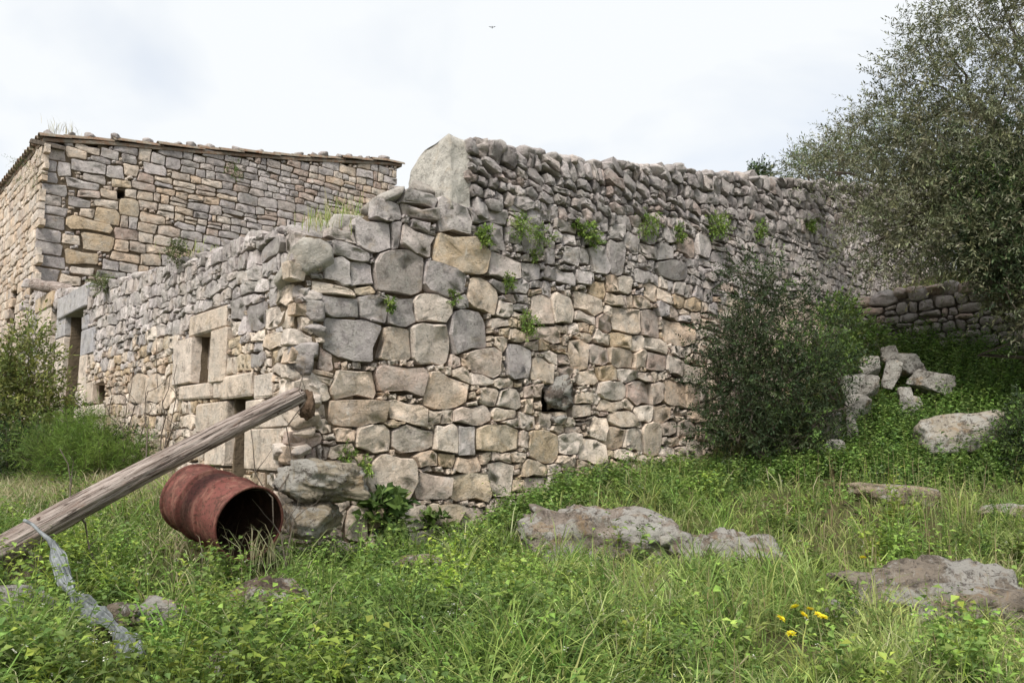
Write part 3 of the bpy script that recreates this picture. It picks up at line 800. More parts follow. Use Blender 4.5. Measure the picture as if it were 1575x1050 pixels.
fill = [f for f in fill if not any(t['u0'] < (f['u0'] + f['u1']) / 2 < t['u1'] and t['v0'] < (f['v0'] + f['v1']) / 2 < t['v1'] for t in tr)]
dummies = [dict(b, dummy=True) for b in blocks + HOLES_S]
S_S = [s for s in stone_polys(tr + fill + dummies, 0.013, R3, tilt=1.0, cut=0.34, grow=0.06) if not s.get('dummy')]
S_S += chinks(S_S, 0.12, U_SE, side_bot, side_top, HOLES_S + blocks, R3)
def col_side(u, v, r):
    k = (v - (2.35 + 0.02 * u)) / 0.6 + r.uniform(-0.4, 0.4)
    return pick(r, GREY if k > 0.35 else (CREAM if r.random() < 0.8 else OCHRE)) * (1.08 if k > 0.35 else 1.0)
backing('wall_core', W_SIDE, 0.0, U_SE, side_bot, side_top, HOLES_S, M['mortar'], side_wall, w=-0.045, depth=0.42)
lay(side_wall, W_SIDE, S_S, M['stone'], R3, 300, col_side, 'small_stones', front=0.022, bulge=0.006, inset=0.006, wk=0.06, amt=0.055, wob=0.10, rough=0.006, tiltamt=0.16)
# top of the side wall: loose stones along its edge
rest = []; u = 0.15; k = 0
while u < U_SE - 1.2:
    L = R3.uniform(0.14, 0.3)
    V, T = rock_geo((L * 1.1, 0.34, R3.uniform(0.1, 0.16)), math.atan2(D_B[1], D_B[0]) + R3.uniform(-0.3, 0.3), 300 + k, sub=3, boxy=0.3, planes=5)
    c = W_SIDE.pt(u + L / 2, float(side_top(u)) + 0.0, -0.14)
    link('top_stone', tri_mesh('top_stone', V, T, np.tile(pick(R3, GREY, 0.1), (len(V), 1)), M['stone'], True), side_wall, c)
    u += L * 0.95; k += 1

# roof terrace behind the two walls: earth filled, so nothing hollow shows from the side
def terrace():
    n = 24; V = []; T = []
    for i in range(n + 1):
        for j in range(n + 1):
            a, b = i / n * (U_SE + 0.1), j / n * 11.8
            z = (float(side_top(a)) - 0.12) + (float(front_top(b)) - float(front_top(0.8))) * 0.75 * min(1, b / 2.0) - 0.04
            q = P_CORNER + D_B * (a * 0.94 + 0.3) + D_A * (b * 0.97 + 0.3)
            V.append((q[0], q[1], z))
    for i in range(n):
        for j in range(n):
            a = i * (n + 1) + j; T += [(a, a + 1, a + n + 2), (a, a + n + 2, a + n + 1)]
    o = link('roof_terrace', tri_mesh('roof_terrace', V, T, None, M['soil'], True)); o['kind'] = 'structure'
terrace()

# ---- tall farmhouse behind ------------------------------------------------------------------------
R4 = random.Random(5)
farm = thing('stone_farmhouse', 'tall old farmhouse of coursed rubble with ochre blocks under a tiled roof', 'building', tuple(W_GABLE.pt(0, 1.6)))
gab_top = W_GABLE.profile([(72, 219), (160, 223), (300, 236), (450, 247), (609, 255)])
U_GE = W_GABLE.uv(609, 300)[0]
gab_bot = lambda u: 1.4 + 0 * np.asarray(u)
H_G = [hole(W_GABLE, 178, 293, 190, 304)]
trg = traced(W_GABLE, [(101,226,130,246,'c'),(109,246,163,266,'g'),(130,267,160,282,'g'),(103,276,151,291,'g'),(123,293,156,307,'p'),(109,306,136,319,'g'),(174,279,201,292,'o'),(184,307,211,330,'o'),
 (147,323,182,346,'o'),(126,320,144,334,'c'),(103,336,169,356,'o'),(124,359,174,383,'o'),(176,373,201,391,'c'),(97,363,121,374,'c'),(97,387,146,409,'o'),(110,411,141,421,'c'),(94,425,121,437,'c'),
 (156,230,180,246,'g'),(211,228,231,246,'c'),(234,237,253,251,'g'),(256,243,281,259,'g'),(189,253,210,269,'c'),(223,253,253,269,'g'),(212,270,236,282,'p'),(217,327,251,346,'c'),
 (72,225,99,246,'g'),(68,248,86,262,'g'),(88,250,107,270,'g'),(67,264,86,281,'g'),(67,283,101,300,'g'),(66,302,92,316,'g'),(64,318,103,331,'g'),(62,333,98,352,'d'),(60,354,94,372,'d'),(58,374,94,392,'d'),(56,394,104,411,'d'),(54,413,88,432,'g')])
fg = row_fill(R4, 0.0, U_GE, gab_bot, gab_top, 0.17, 0.30, trg + H_G, seed=9, wave=0.03)
S_G = [s for s in stone_polys(trg + fg + [dict(H_G[0], dummy=True)], 0.018, R4, tilt=0.3, cut=0.15) if not s.get('dummy')]
S_G += chinks(S_G, 0.0, U_GE, gab_bot, gab_top, H_G, R4, cell=0.02, sizes=(0.12, 0.08, 0.06), tries=5000)
def col_gab(u, v, r):
    k = fbm(u * 0.5, v * 0.5, 17) + r.uniform(-0.2, 0.2)
    return pick(r, CREAM if k > 0.68 - 0.12 * max(0, 2 - u) else (GREY if r.random() < 0.8 else PINK)) * 0.92
gable = backing('gable_wall', W_GABLE, 0.0, U_GE, gab_bot, gab_top, H_G, M['mortar'], farm, w=-0.02, depth=0.5, cell=0.08)
lay(gable, W_GABLE, S_G, M['stone'], R4, 190, col_gab, 'small_stones', front=0.022, bulge=0.008, inset=0.010, amt=0.09, wk=0.05, tiltamt=0.05)
Z_EAVE = float(gab_top(0))
fac_top = lambda u: Z_EAVE - 0.04 + 0 * np.asarray(u)
fac_bot = lambda u: 1.2 + 0 * np.asarray(u)
H_F = [hole(W_FACADE, 9, 455, 19, 640), hole(W_FACADE, -60, 330, -45, 400)]
ff = row_fill(R4, 0.02, 7.0, fac_bot, fac_top, 0.16, 0.34, H_F, seed=12, wave=0.02)
S_A = stone_polys(ff, 0.016, R4, tilt=0.3, cut=0.15)
facade = backing('facade_wall', W_FACADE, 0.0, 7.0, fac_bot, fac_top, H_F, M['mortar'], farm, w=-0.02, depth=0.5, cell=0.08)
lay(facade, W_FACADE, S_A, M['stone'], R4, 105, lambda u, v, r: pick(r, CREAM, 0.1), 'small_stones', front=0.022, bulge=0.008, inset=0.010, amt=0.09, wk=0.05, tiltamt=0.05)
# far walls close the house
for pl, L in ((Plane(P_FARM + D_A * (U_GE - 0.25), D_B, D_A), 7.0), (Plane(P_FARM + D_B * 6.75, D_A, D_B), U_GE)):
    backing('rear_wall', pl, 0.0, L, fac_bot, (lambda u: float(gab_top(U_GE)) - 0.1 + 0 * np.asarray(u)) if L == 7.0 else (lambda u: gab_top(u) - 0.1), [], M['mortar'], farm, w=-0.02, depth=0.4, cell=0.25)

def tile_material():
    m, nt, out = new_mat('old_roof_tile'); t = NT(nt); p = t.pos()
    c = t.mix(t.ramp(t.noise(p, 9, 6, 0.65), [(0.38, 0), (0.62, 1)]), (0.19, 0.115, 0.075), (0.21, 0.19, 0.155))
    c = t.mix(t.ramp(t.noise(p, 40, 4), [(0.55, 0), (0.7, 0.7)]), c, (0.33, 0.31, 0.25))
    nt.links.new(t.bsdf(c, 0.95, t.bump(t.noise(p, 50, 5), 0.6, 0.02), 0.1), out.inputs['Surface']); return m
M['tile'] = tile_material()
def roof():
    slope = (float(gab_top(U_GE)) - Z_EAVE) / U_GE
    nrm = Vector((-D_A[0] * slope, -D_A[1] * slope, 1)).normalized()
    ov_e, ov_g, dep = 0.02, 0.04, 7.0
    def pt(a, b, h):       # a up the slope from the eave, b along the eave from the gable
        q = P_FARM + D_A * a + D_B * b
        z = np.interp(a, np.linspace(0, U_GE, 30), gab_top(np.linspace(0, U_GE, 30))) if a > 0 else Z_EAVE + slope * a
        return np.array([q[0], q[1], float(z)]) + np.array(nrm) * h
    V, T = [], []
    aa = np.linspace(-ov_e, U_GE + 0.12, 24)
    for h in (0.0, 0.055):
        for a in aa:
            for b in (-ov_g, dep): V.append(pt(a, b, h))
    n = len(aa)
    for h in (0, 1):
        for i in range(n - 1):
            k = h * 2 * n + 2 * i; q = [(k, k + 1, k + 3), (k, k + 3, k + 2)]; T += q if h else [t[::-1] for t in q]
    for i in range(n - 1):
        for b in (0, 1):
            p, q = 2 * i + b, 2 * i + 2 + b; T += [(p, q, q + 2 * n), (p, q + 2 * n, p + 2 * n)]
    for i in (0, n - 1):
        p, q = 2 * i, 2 * i + 1; T += [(p, q, q + 2 * n), (p, q + 2 * n, p + 2 * n)]
    rf = link('roof', tri_mesh('roof', V, T, None, M['tile']), farm)
    def tile(a, b, h, r_, up=True):
        vv, tt = [], []; m = 7; L = 0.46; jb = R4.uniform(-0.025, 0.025); jh = R4.uniform(-0.008, 0.014)
        for s in (0, 1):
            rad = r_ * (1.0 if s == 0 else 0.8)
            for thick in (0, 0.018):
                for i in range(m):
                    th = math.pi * i / (m - 1)
                    x = b + jb + math.cos(th) * (rad - thick); y = math.sin(th) * (rad - thick) * 0.8 * (1 if up else -1)
                    vv.append(pt(a + s * L, x, h + y + jh + (0.0 if s == 0 else -0.01)))
        for i in range(m - 1):
            for o0, o1 in ((0, 2 * m), ):
                tt += [(i, i + 1, 2 * m + i + 1), (i, 2 * m + i + 1, 2 * m + i)]
                tt += [(m + i, 3 * m + i + 1, m + i + 1), (m + i, 3 * m + i, 3 * m + i + 1)]
            tt += [(i, m + i, m + i + 1), (i, m + i + 1, i + 1)]
        return np.array(vv), np.array(tt)
    rest = []
    for j in range(0, 34):
        for i in range(0, 26):
            a = -ov_e - 0.05 + i * 0.37; b = -ov_g + 0.06 + j * 0.2
            if a > U_GE: continue
            v, t = tile(a, b, 0.075 + 0.012 * (i % 2), 0.095)
            if (j < 2) or (i == 0 and j < 26):
                link('roof_tile', tri_mesh('roof_tile', v - v.mean(0), t, None, M['tile'], True), rf, v.mean(0))
            else: rest.append((v, t, np.zeros((len(v), 3))))
            if i == 0:
                v, t = tile(a + 0.05, b + 0.1, 0.12, 0.09, False); rest.append((v, t, np.zeros((len(v), 3))))
    a = 0.1; k = 0
    while a < U_GE + 0.1:                                   # loose stones that weigh the verge tiles down
        sz = R4.uniform(0.10, 0.22)
        if R4.random() < 0.8:
            V_, T_ = rock_geo((sz * 1.2, sz, sz * 0.75), R4.uniform(0, 3), 500 + k, sub=3, boxy=0.2)
            link('verge_stone', tri_mesh('verge_stone', V_, T_, np.tile(pick(R4, DARK) * 0.85, (len(V_), 1)), M['parapet'], True), rf, pt(a, -ov_g + R4.uniform(0.03, 0.16), 0.15))
        a += sz * R4.uniform(1.1, 2.2); k += 1
    o = link('tile_field', tri_mesh('tile_field', *join_geo(rest), M['tile'], True), rf); o['kind'] = 'stuff'
    # rafter end that sticks out beyond the corner
    bl = Plane(P_FARM, D_B, W_FACADE.n)
    block_mesh('rafter_end', Plane(P_FARM, D_A, W_GABLE.n), -0.22, Z_EAVE - 0.10, 0.3, Z_EAVE - 0.03, 0.02, 0.10, np.array((0.10, 0.075, 0.06)), M['bark'], parent=farm)
roof()

# ---- low terrace wall on the right ---------------------------------------------------------------
R6 = random.Random(14)
ter_top = W_TERR.profile([(1306, 470), (1340, 458), (1400, 452), (1440, 446), (1500, 448), (1575, 440), (1650, 436)])
ter_bot = ground_profile(W_TERR, -0.3, 3.2)
UT = 2.9
S_T = row_fill(R6, 0.0, UT, ter_bot, ter_top, 0.11, 0.20, [], hvar=0.45, wvar=0.55, wave=0.05, wf=2.0)
S_T = stone_polys(S_T, 0.02, R6, grow=0.12, tilt=0.8, cut=0.5)
terr_wall = thing('terrace_wall', 'low dry stone terrace wall of dark stones behind the green weeds at right', 'stone wall', tuple(W_TERR.pt(1, float(ter_bot(1)))))
backing('wall_core', W_TERR, 0.0, UT, ter_bot, lambda u: ter_top(u) - 0.03, [], M['core'], terr_wall, w=-0.08, depth=0.45, rough=0.04)
lay(terr_wall, W_TERR, S_T, M['parapet'], R6, 300, lambda u, v, r: pick(r, DARK if r.random() < 0.6 else (GREY if r.random() < .7 else PINK), 0.15), 'small_stones', front=0.04, bulge=0.03, inset=0.02, back=-0.12, tiltamt=0.25, amt=0.18, rough=0.008)
u = 0.0; k = 0
while u < UT:
    L = R6.uniform(0.16, 0.34)
    V, T = rock_geo((L * 1.1, 0.36, R6.uniform(0.12, 0.22)), math.atan2(W_TERR.d[1], W_TERR.d[0]) + R6.uniform(-0.3, 0.3), 400 + k, sub=3, boxy=0.2, planes=5)
    link('coping_stone', tri_mesh('coping_stone', V, T, np.tile(pick(R6, DARK + PINK, 0.15), (len(V), 1)), M['parapet'], True), terr_wall, W_TERR.pt(u + L / 2, float(ter_top(u)) + 0.03, -0.12))
    u += L * 0.9; k += 1

for _w in (front_wall, parapet, side_wall, terr_wall): _w['kind'] = 'thing'

# ------------------------------------------------------------------ foreground things
def on_ground(px, py, Y, dz=0.0):
    q = at(px, py, Y); return np.array([q[0], q[1], gz1(q[0], q[1]) + dz])
ROCKS = []          # (x, y, radius): grass keeps off them
def prock(name, label, cat, px, py, Y, size, rz, seed, col, keep=0.62, group=None, **kw):
    q = at(px, py, Y)
    ROCKS.append((q[0], q[1], max(size[0], size[1]) / 2 * keep, size[0] / 2 * keep, size[1] / 2 * keep, rz))
    return rock(name, label, cat, q, size, rz, seed, col, group=group, **kw)
WARMROCK = (0.33, 0.285, 0.25); PALE = (0.40, 0.375, 0.34); BROWN = (0.24, 0.19, 0.145)
prock('boulder', 'large smooth boulder with a dark grey patch at the foot of the wall corner', 'boulder', 500, 742, 5.42, (0.60, 0.42, 0.31), 0.25, 1, (0.40, 0.345, 0.265), sub=5, boxy=0.05, rough=0.22, planes=12, tilt=(0.1, 0.12))
prock('boulder', 'rounded tan boulder half hidden beside the mouth of the barrel', 'boulder', 478, 800, 5.42, (0.40, 0.34, 0.28), 0.1, 2, (0.36, 0.30, 0.22), sub=4, boxy=0.1, rough=0.2, planes=10)
prock('rock_outcrop', 'long pinkish grey rock outcrop lying in the grass before the wall', 'rock', 935, 842, 5.75, (1.20, 0.80, 0.58), -0.15, 3, (0.31, 0.26, 0.22), sub=5, boxy=0.3, rough=0.24, planes=12, freq=2.2, tilt=(0.25, 0.10))
prock('rock_outcrop', 'brown rock outcrop sloping down to the right of the long grey one', 'rock', 1112, 862, 5.55, (0.75, 0.6, 0.38), -0.25, 4, (0.26, 0.205, 0.16), sub=5, boxy=0.3, rough=0.26, freq=2.4, planes=8, tilt=(0.2, 0.22))
prock('loose_stone', 'small white stone perched between the two rock outcrops', 'stone', 1006, 818, 5.45, (0.15, 0.12, 0.14), 0.3, 5, (0.56, 0.53, 0.46), sub=3)
prock('loose_stone', 'small yellowish stone just right of the white perched one', 'stone', 1025, 833, 5.40, (0.11, 0.10, 0.08), 0.7, 6, (0.52, 0.44, 0.30), sub=3)
prock('rock_outcrop', 'broad flat rock outcrop in the grass at the lower right', 'rock', 1468, 930, 4.35, (1.05, 0.70, 0.36), -0.12, 7, (0.31, 0.26, 0.21), sub=5, boxy=0.3, rough=0.26, freq=2.2, planes=9, tilt=(0.22, 0.06))
prock('loose_stone', 'pale pointed stone beside the yellow flowers', 'stone', 1302, 950, 4.2, (0.26, 0.20, 0.15), -0.2, 8, (0.34, 0.30, 0.25), sub=4, tilt=(0.2, 0.2))
prock('loose_stone', 'low brown stone in the grass at the bottom right', 'stone', 1440, 1030, 3.45, (0.28, 0.2, 0.12), 0.3, 9, (0.24, 0.19, 0.155), sub=4)
prock('rock_ledge', 'thin yellowish rock ledge running through the grass below the squared block', 'rock', 1385, 762, 6.85, (0.86, 0.34, 0.16), -0.10, 10, (0.38, 0.31, 0.22), sub=4, rough=0.12, tilt=(0.1, 0.07))
prock('rock_ledge', 'thin pale rock ledge at the right edge of the slope', 'rock', 1545, 786, 6.3, (0.50, 0.26, 0.12), -0.1, 11, (0.36, 0.31, 0.245), sub=4)
prock('soil_bank', 'bare brown earth lump under the fallen pole at the left edge', 'earth', -2, 895, 4.35, (0.55, 0.45, 0.42), 0.1, 12, BROWN, sub=4, boxy=0.1)
prock('loose_stone', 'grey stone in the weeds at the left edge below the earth lump', 'stone', 20, 940, 3.8, (0.34, 0.24, 0.22), 0.2, 13, (0.30, 0.28, 0.27), sub=3)
prock('loose_stone', 'tan stone in the weeds right of the plastic strip', 'stone', 246, 948, 3.95, (0.26, 0.2, 0.2), 0.4, 14, (0.27, 0.22, 0.17), sub=3)
prock('loose_stone', 'small dark brown stone left of the tan one beside the plastic', 'stone', 188, 962, 3.9, (0.18, 0.16, 0.2), 0.1, 15, (0.21, 0.17, 0.13), sub=3)
prock('soil_bank', 'bare brown earth mound in the weeds below the barrel', 'earth', 408, 950, 4.15, (0.40, 0.36, 0.40), 0.5, 16, (0.20, 0.15, 0.115), sub=4, boxy=0.1, rough=0.2)
prock('loose_stone', 'tan stone at the bottom edge below the earth mound', 'stone', 352, 1038, 3.25, (0.24, 0.2, 0.18), 0.2, 17, (0.27, 0.215, 0.17), sub=3)
prock('loose_stone', 'tan stone under the grass at the foot of the wall below the leafy weed', 'stone', 650, 872, 5.3, (0.34, 0.24, 0.16), 0.2, 19, (0.31, 0.24, 0.17), sub=3)

# ruined pale blocks on the slope
def rblock(label, x0, y0, x1, y1, Y, depth, seed, col=PALE, rz=-0.35, tilt=(0, 0)):
    a, b = at(x0, y0, Y), at(x1, y1, Y)
    sz = (abs(b[0] - a[0]) * 1.08, depth, abs(a[2] - b[2]) * 1.15)
    q = (a + b) / 2
    ROCKS.append((q[0], q[1], max(sz[0], sz[1]) / 2 * 0.8, sz[0] / 2 * .8, sz[1] / 2 * .8, rz))
    rock('limestone_block', label, 'stone block', q, sz, rz, seed, np.array(col) * random.uniform(0.92, 1.08), 'rock', None, 'tumbled pale blocks on the slope', sub=4, boxy=0.9, rough=0.13, planes=4, freq=2.0, tilt=tilt)
rblock('big squared limestone block with an ochre end lying in weeds at right', 1420, 640, 1543, 690, 7.9, 0.42, 51, (0.42, 0.37, 0.30), -0.12, (0.05, -0.12))
rblock('small pale block at the very top of the tumbled heap', 1357, 534, 1381, 556, 9.6, 0.25, 52)
rblock('jagged grey white block at the upper right of the tumbled heap', 1378, 544, 1420, 575, 9.5, 0.3, 53)
rblock('pale cube block left of the gap near the heap top', 1322, 550, 1351, 577, 9.4, 0.26, 54)
rblock('upright narrow pale stone in the middle of the heap', 1360, 558, 1384, 596, 9.3, 0.2, 55, tilt=(0, 0.25))
rblock('wide pale block on the left side of the heap', 1294, 580, 1348, 612, 9.0, 0.3, 56)
rblock('wedge shaped pale stone under the wide block of the heap', 1301, 605, 1338, 645, 8.9, 0.3, 57, tilt=(0, 0.2))
rblock('flat pale slab leaning at the right of the heap', 1398, 574, 1462, 604, 9.2, 0.3, 58, tilt=(0.1, 0.2))
rblock('small rounded pale stone in the heap above the grey mottled one', 1382, 597, 1402, 618, 9.0, 0.18, 59)
rblock('grey mottled stone low in the heap, right of the gap', 1386, 612, 1419, 645, 8.9, 0.22, 60, (0.36, 0.34, 0.31))
rblock('squat grey block against the dark bush', 1258, 637, 1294, 680, 8.5, 0.28, 61, (0.42, 0.40, 0.37))
rblock('narrow upright pale stone just right of the squat grey block', 1302, 642, 1319, 674, 8.5, 0.18, 62)
rblock('lowest pale block beside the foot of the dark bush', 1262, 678, 1299, 712, 8.2, 0.26, 63, (0.45, 0.42, 0.38))

# ---- rusty barrel --------------------------------------------------------------------------------
def barrel_material():
    m, nt, out = new_mat('rusty_red_steel'); t = NT(nt); p = t.pos()
    c = t.mix(t.ramp(t.noise(p, 7, 7, 0.65, 0.4), [(0.42, 0), (0.62, 1)]), (0.16, 0.055, 0.045), (0.105, 0.042, 0.032))
    c = t.mix(t.ramp(t.noise(p, 38, 6, 0.75), [(0.50, 0), (0.60, 0.85)]), c, (0.055, 0.028, 0.02))
    c = t.mix(t.ramp(t.noise(t.map(p, (1, 1, 0.35)), 14, 6, 0.75), [(0.52, 0), (0.60, 0.6)]), c, (0.23, 0.115, 0.085))
    nt.links.new(t.bsdf(c, 0.78, t.bump(t.noise(p, 45, 6), 0.35, 0.01), 0.25), out.inputs['Surface']); return m
M['barrel'] = barrel_material()
M['barrel_in'] = earth_material('dark_rust_inside', (0.035, 0.022, 0.016), (0.07, 0.038, 0.025))  # inside and bottom: darker brown than the outer shell
def barrel():
    a = at(385, 805, 5.02); b = at(300, 766, 5.40)           # mouth centre, bottom centre
    ax = Vector(b - a); L = ax.length; ax.normalize()
    up = Vector((0, 0, 1)); sx = ax.cross(up).normalized(); sy = sx.cross(ax).normalized()
    t = thing('steel_barrel', 'rusty red open steel barrel lying on its side in the weeds', 'barrel', tuple(a - np.array([0, 0, 0.28])))
    n = 56
    def loft(name, prof, mat, parent, dent=0.0):
        V, T = [], []
        for s, r in prof:
            for i in range(n):
                th = 2 * math.pi * i / n
                k = r * (1 + dent * (0.04 * math.cos(2 * th + 0.7) + 0.03 * mnoise.noise(Vector((math.cos(th) * 1.5, math.sin(th) * 1.5, s * 2.5)))))
                q = Vector(a) + ax * s + sx * (math.cos(th) * k) + sy * (math.sin(th) * k); V.append(q[:])
        for j in range(len(prof) - 1):
            for i in range(n):
                p, q = j * n + i, j * n + (i + 1) % n; T += [(p, q, q + n), (p, q + n, p + n)]
        return link(name, tri_mesh(name, V, T, None, mat, True), parent)
    R0 = 0.23
    prof = []
    for s in np.linspace(0.012, L - 0.012, 110):
        bump = 0.020 * math.exp(-((s - L * 0.34) / 0.009) ** 2) + 0.020 * math.exp(-((s - L * 0.67) / 0.009) ** 2) + 0.003 * math.sin(s * 70) * (1 if s > L * 0.75 else 0)
        prof.append((s, R0 + bump))
    body = loft('body', prof, M['barrel'], t, 1)
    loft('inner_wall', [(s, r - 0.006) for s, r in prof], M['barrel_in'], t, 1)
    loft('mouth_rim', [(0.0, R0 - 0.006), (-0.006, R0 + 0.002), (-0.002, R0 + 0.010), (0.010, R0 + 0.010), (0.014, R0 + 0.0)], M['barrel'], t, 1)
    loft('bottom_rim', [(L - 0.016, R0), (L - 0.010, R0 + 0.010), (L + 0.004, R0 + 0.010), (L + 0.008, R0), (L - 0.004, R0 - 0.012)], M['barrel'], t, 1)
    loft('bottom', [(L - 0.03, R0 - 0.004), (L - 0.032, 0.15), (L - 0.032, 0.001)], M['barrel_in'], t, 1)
    m = (a + b) / 2; ROCKS.append((m[0], m[1], 0.42, 0.30, 0.50, math.atan2(ax.y, ax.x) - math.pi / 2))
    return a, ax
BAR_A, BAR_AX = barrel()

# ---- fallen pole ----------------------------------------------------------------------------------
def pole_material():
    m, nt, out = new_mat('weathered_pole_wood'); t = NT(nt); o = t.obj()
    g = t.map(o, (1.0, 12, 12))
    c = t.mix(t.ramp(t.noise(g, 4.0, 8, 0.62, 0.5), [(0.34, 0), (0.62, 1)]), (0.15, 0.11, 0.09), (0.42, 0.36, 0.325))
    c = t.mix(t.ramp(t.noise(t.map(o, (1.6, 22, 22)), 3.0, 5, 0.7, 0.8), [(0.53, 0), (0.60, 0.9)]), c, (0.06, 0.04, 0.032))
    c = t.mix(t.ramp(t.noise(t.map(o, (2.5, 6, 6)), 5, 4), [(0.6, 0), (0.75, 0.6)]), c, (0.30, 0.19, 0.14))
    k = t.ramp(t.noise(t.map(o, (6, 9, 9)), 3.2, 3), [(0.66, 0), (0.70, 0.9)])
    c = t.mix(k, c, (0.06, 0.035, 0.028))
    h = t.mix(0.5, t.noise(g, 5, 8, 0.7), t.noise(t.map(o, (1, 30, 30)), 3, 6, 0.7, 0.6))
    nt.links.new(t.bsdf(c, 0.88, t.bump(h, 1.0, 0.02), 0.2), out.inputs['Surface']); return m
M['pole'] = pole_material()
M['end_grain'] = earth_material('broken_end_grain', (0.10, 0.065, 0.045), (0.19, 0.13, 0.09))
def pole():
    a = at(462, 607, 5.52); b = at(20, 843, 4.28)
    ax = Vector(b - a).normalized(); L = (Vector(b - a)).length + 1.35
    t = thing('fallen_pole', 'weathered pinkish grey wooden pole leaning from the ground onto the wall corner', 'wooden pole', tuple(a + np.array(ax) * L))
    up = Vector((0, 0, 1)); sx = ax.cross(up).normalized(); sy = sx.cross(ax).normalized()
    n, m = 40, 150; V, T = [], []
    for j in range(m + 1):
        s = j / m * L
        r0 = 0.063 + 0.020 * s / L
        bend = 0.035 * math.sin(s * 1.3)
        for i in range(n):
            th = 2 * math.pi * i / n
            cr = mnoise.noise(Vector((math.cos(th) * 3.5, math.sin(th) * 3.5, s * 0.7)))
            groove = -0.018 * max(0, 1 - abs(cr) * 7)
            knot = 0.012 * max(0, mnoise.noise(Vector((math.cos(th) * 2 + 5, math.sin(th) * 2, s * 4))) - 0.35)
            r = r0 * (1 + 0.05 * mnoise.noise(Vector((math.cos(th), math.sin(th), s * 1.5)))) + groove + knot
            if j == 0: r *= 0.94
            V.append((s + (0.025 * mnoise.noise(Vector((math.cos(th) * 2, math.sin(th) * 2, 3))) if j == 0 else 0), math.cos(th) * r, math.sin(th) * r + bend))
    for j in range(m):
        for i in range(n):
            p, q = j * n + i, j * n + (i + 1) % n; T += [(p, q + n, q), (p, p + n, q + n)]
    def place(o):
        o.matrix_basis = Matrix.Translation(Vector(a) - t.location) @ Matrix(((ax.x, sx.x, sy.x, 0), (ax.y, sx.y, sy.y, 0), (ax.z, sx.z, sy.z, 0), (0, 0, 0, 1)))
    o = link('shaft', tri_mesh('shaft', V, T, None, M['pole'], True), t); place(o)
    rings = [(0.0, 1.0), (-0.012, 0.8), (-0.02, 0.45), (-0.005, 0.12)]
    V, T = [], []
    for s, k in rings:
        for i in range(n):
            th = 2 * math.pi * i / n; r = 0.058 * k
            V.append((s + 0.012 * mnoise.noise(Vector((math.cos(th) * 3 * k, math.sin(th) * 3 * k, 1))), math.cos(th) * r, math.sin(th) * r))
    for j in range(len(rings) - 1):
        for i in range(n):
            p, q = j * n + i, j * n + (i + 1) % n; T += [(p, q, q + n), (p, q + n, p + n)]
    T += [(3 * n, 3 * n + i, 3 * n + i + 1) for i in range(1, n - 1)]
    o = link('broken_end', tri_mesh('broken_end', V, T, None, M['end_grain'], True), t); place(o)
    # chunk of root collar where it rests on the corner stones
    q = at(474, 622, 5.56)
    V, T = rock_geo((0.11, 0.11, 0.2), 0.4, 71, sub=4, boxy=0.1, rough=0.35)
    link('splintered_collar', tri_mesh('splintered_collar', V, T, None, M['end_grain'], True), t, tuple(q))
    return a, ax
POLE_A, POLE_AX = pole()

# ---- plastic sheeting tied to the pole ---------------------------------------------------------------
def plastic_material():
    m, nt, out = new_mat('grey_plastic_sheet'); t = NT(nt); p = t.pos()
    c = t.mix(t.ramp(t.noise(p, 14, 5, 0.6), [(0.4, 0), (0.6, 1)]), (0.16, 0.175, 0.185), (0.36, 0.385, 0.40))
    b = t.bsdf(c, 0.28, t.bump(t.noise(t.map(p, (1, 1, 0.4)), 60, 6, 0.7, 0.6), 0.6, 0.01), 0.5)
    tr = nt.nodes.new('ShaderNodeBsdfTranslucent'); nt.links.new(c, tr.inputs['Color'])
    mx = nt.nodes.new('ShaderNodeMixShader'); mx.inputs[0].default_value = 0.35
    nt.links.new(b, mx.inputs[1]); nt.links.new(tr.outputs[0], mx.inputs[2]); nt.links.new(mx.outputs[0], out.inputs['Surface']); return m
M['plastic'] = plastic_material()
def tube_geo(P, rad, n=6):
    P = [Vector(p) for p in P]; V, T = [], []
    for j, p in enumerate(P):
        d = (P[min(j + 1, len(P) - 1)] - P[max(j - 1, 0)]).normalized()
        x = d.cross(Vector((0.31, 0.2, 0.93))).normalized(); y = d.cross(x)
        r = rad[j] if hasattr(rad, '__len__') else rad
        for i in range(n):
            th = 2 * math.pi * i / n; V.append((p + x * math.cos(th) * r + y * math.sin(th) * r)[:])
    for j in range(len(P) - 1):
        for i in range(n):
            a, b = j * n + i, j * n + (i + 1) % n; T += [(a, b, b + n), (a, b + n, a + n)]
    return np.array(V), np.array(T)
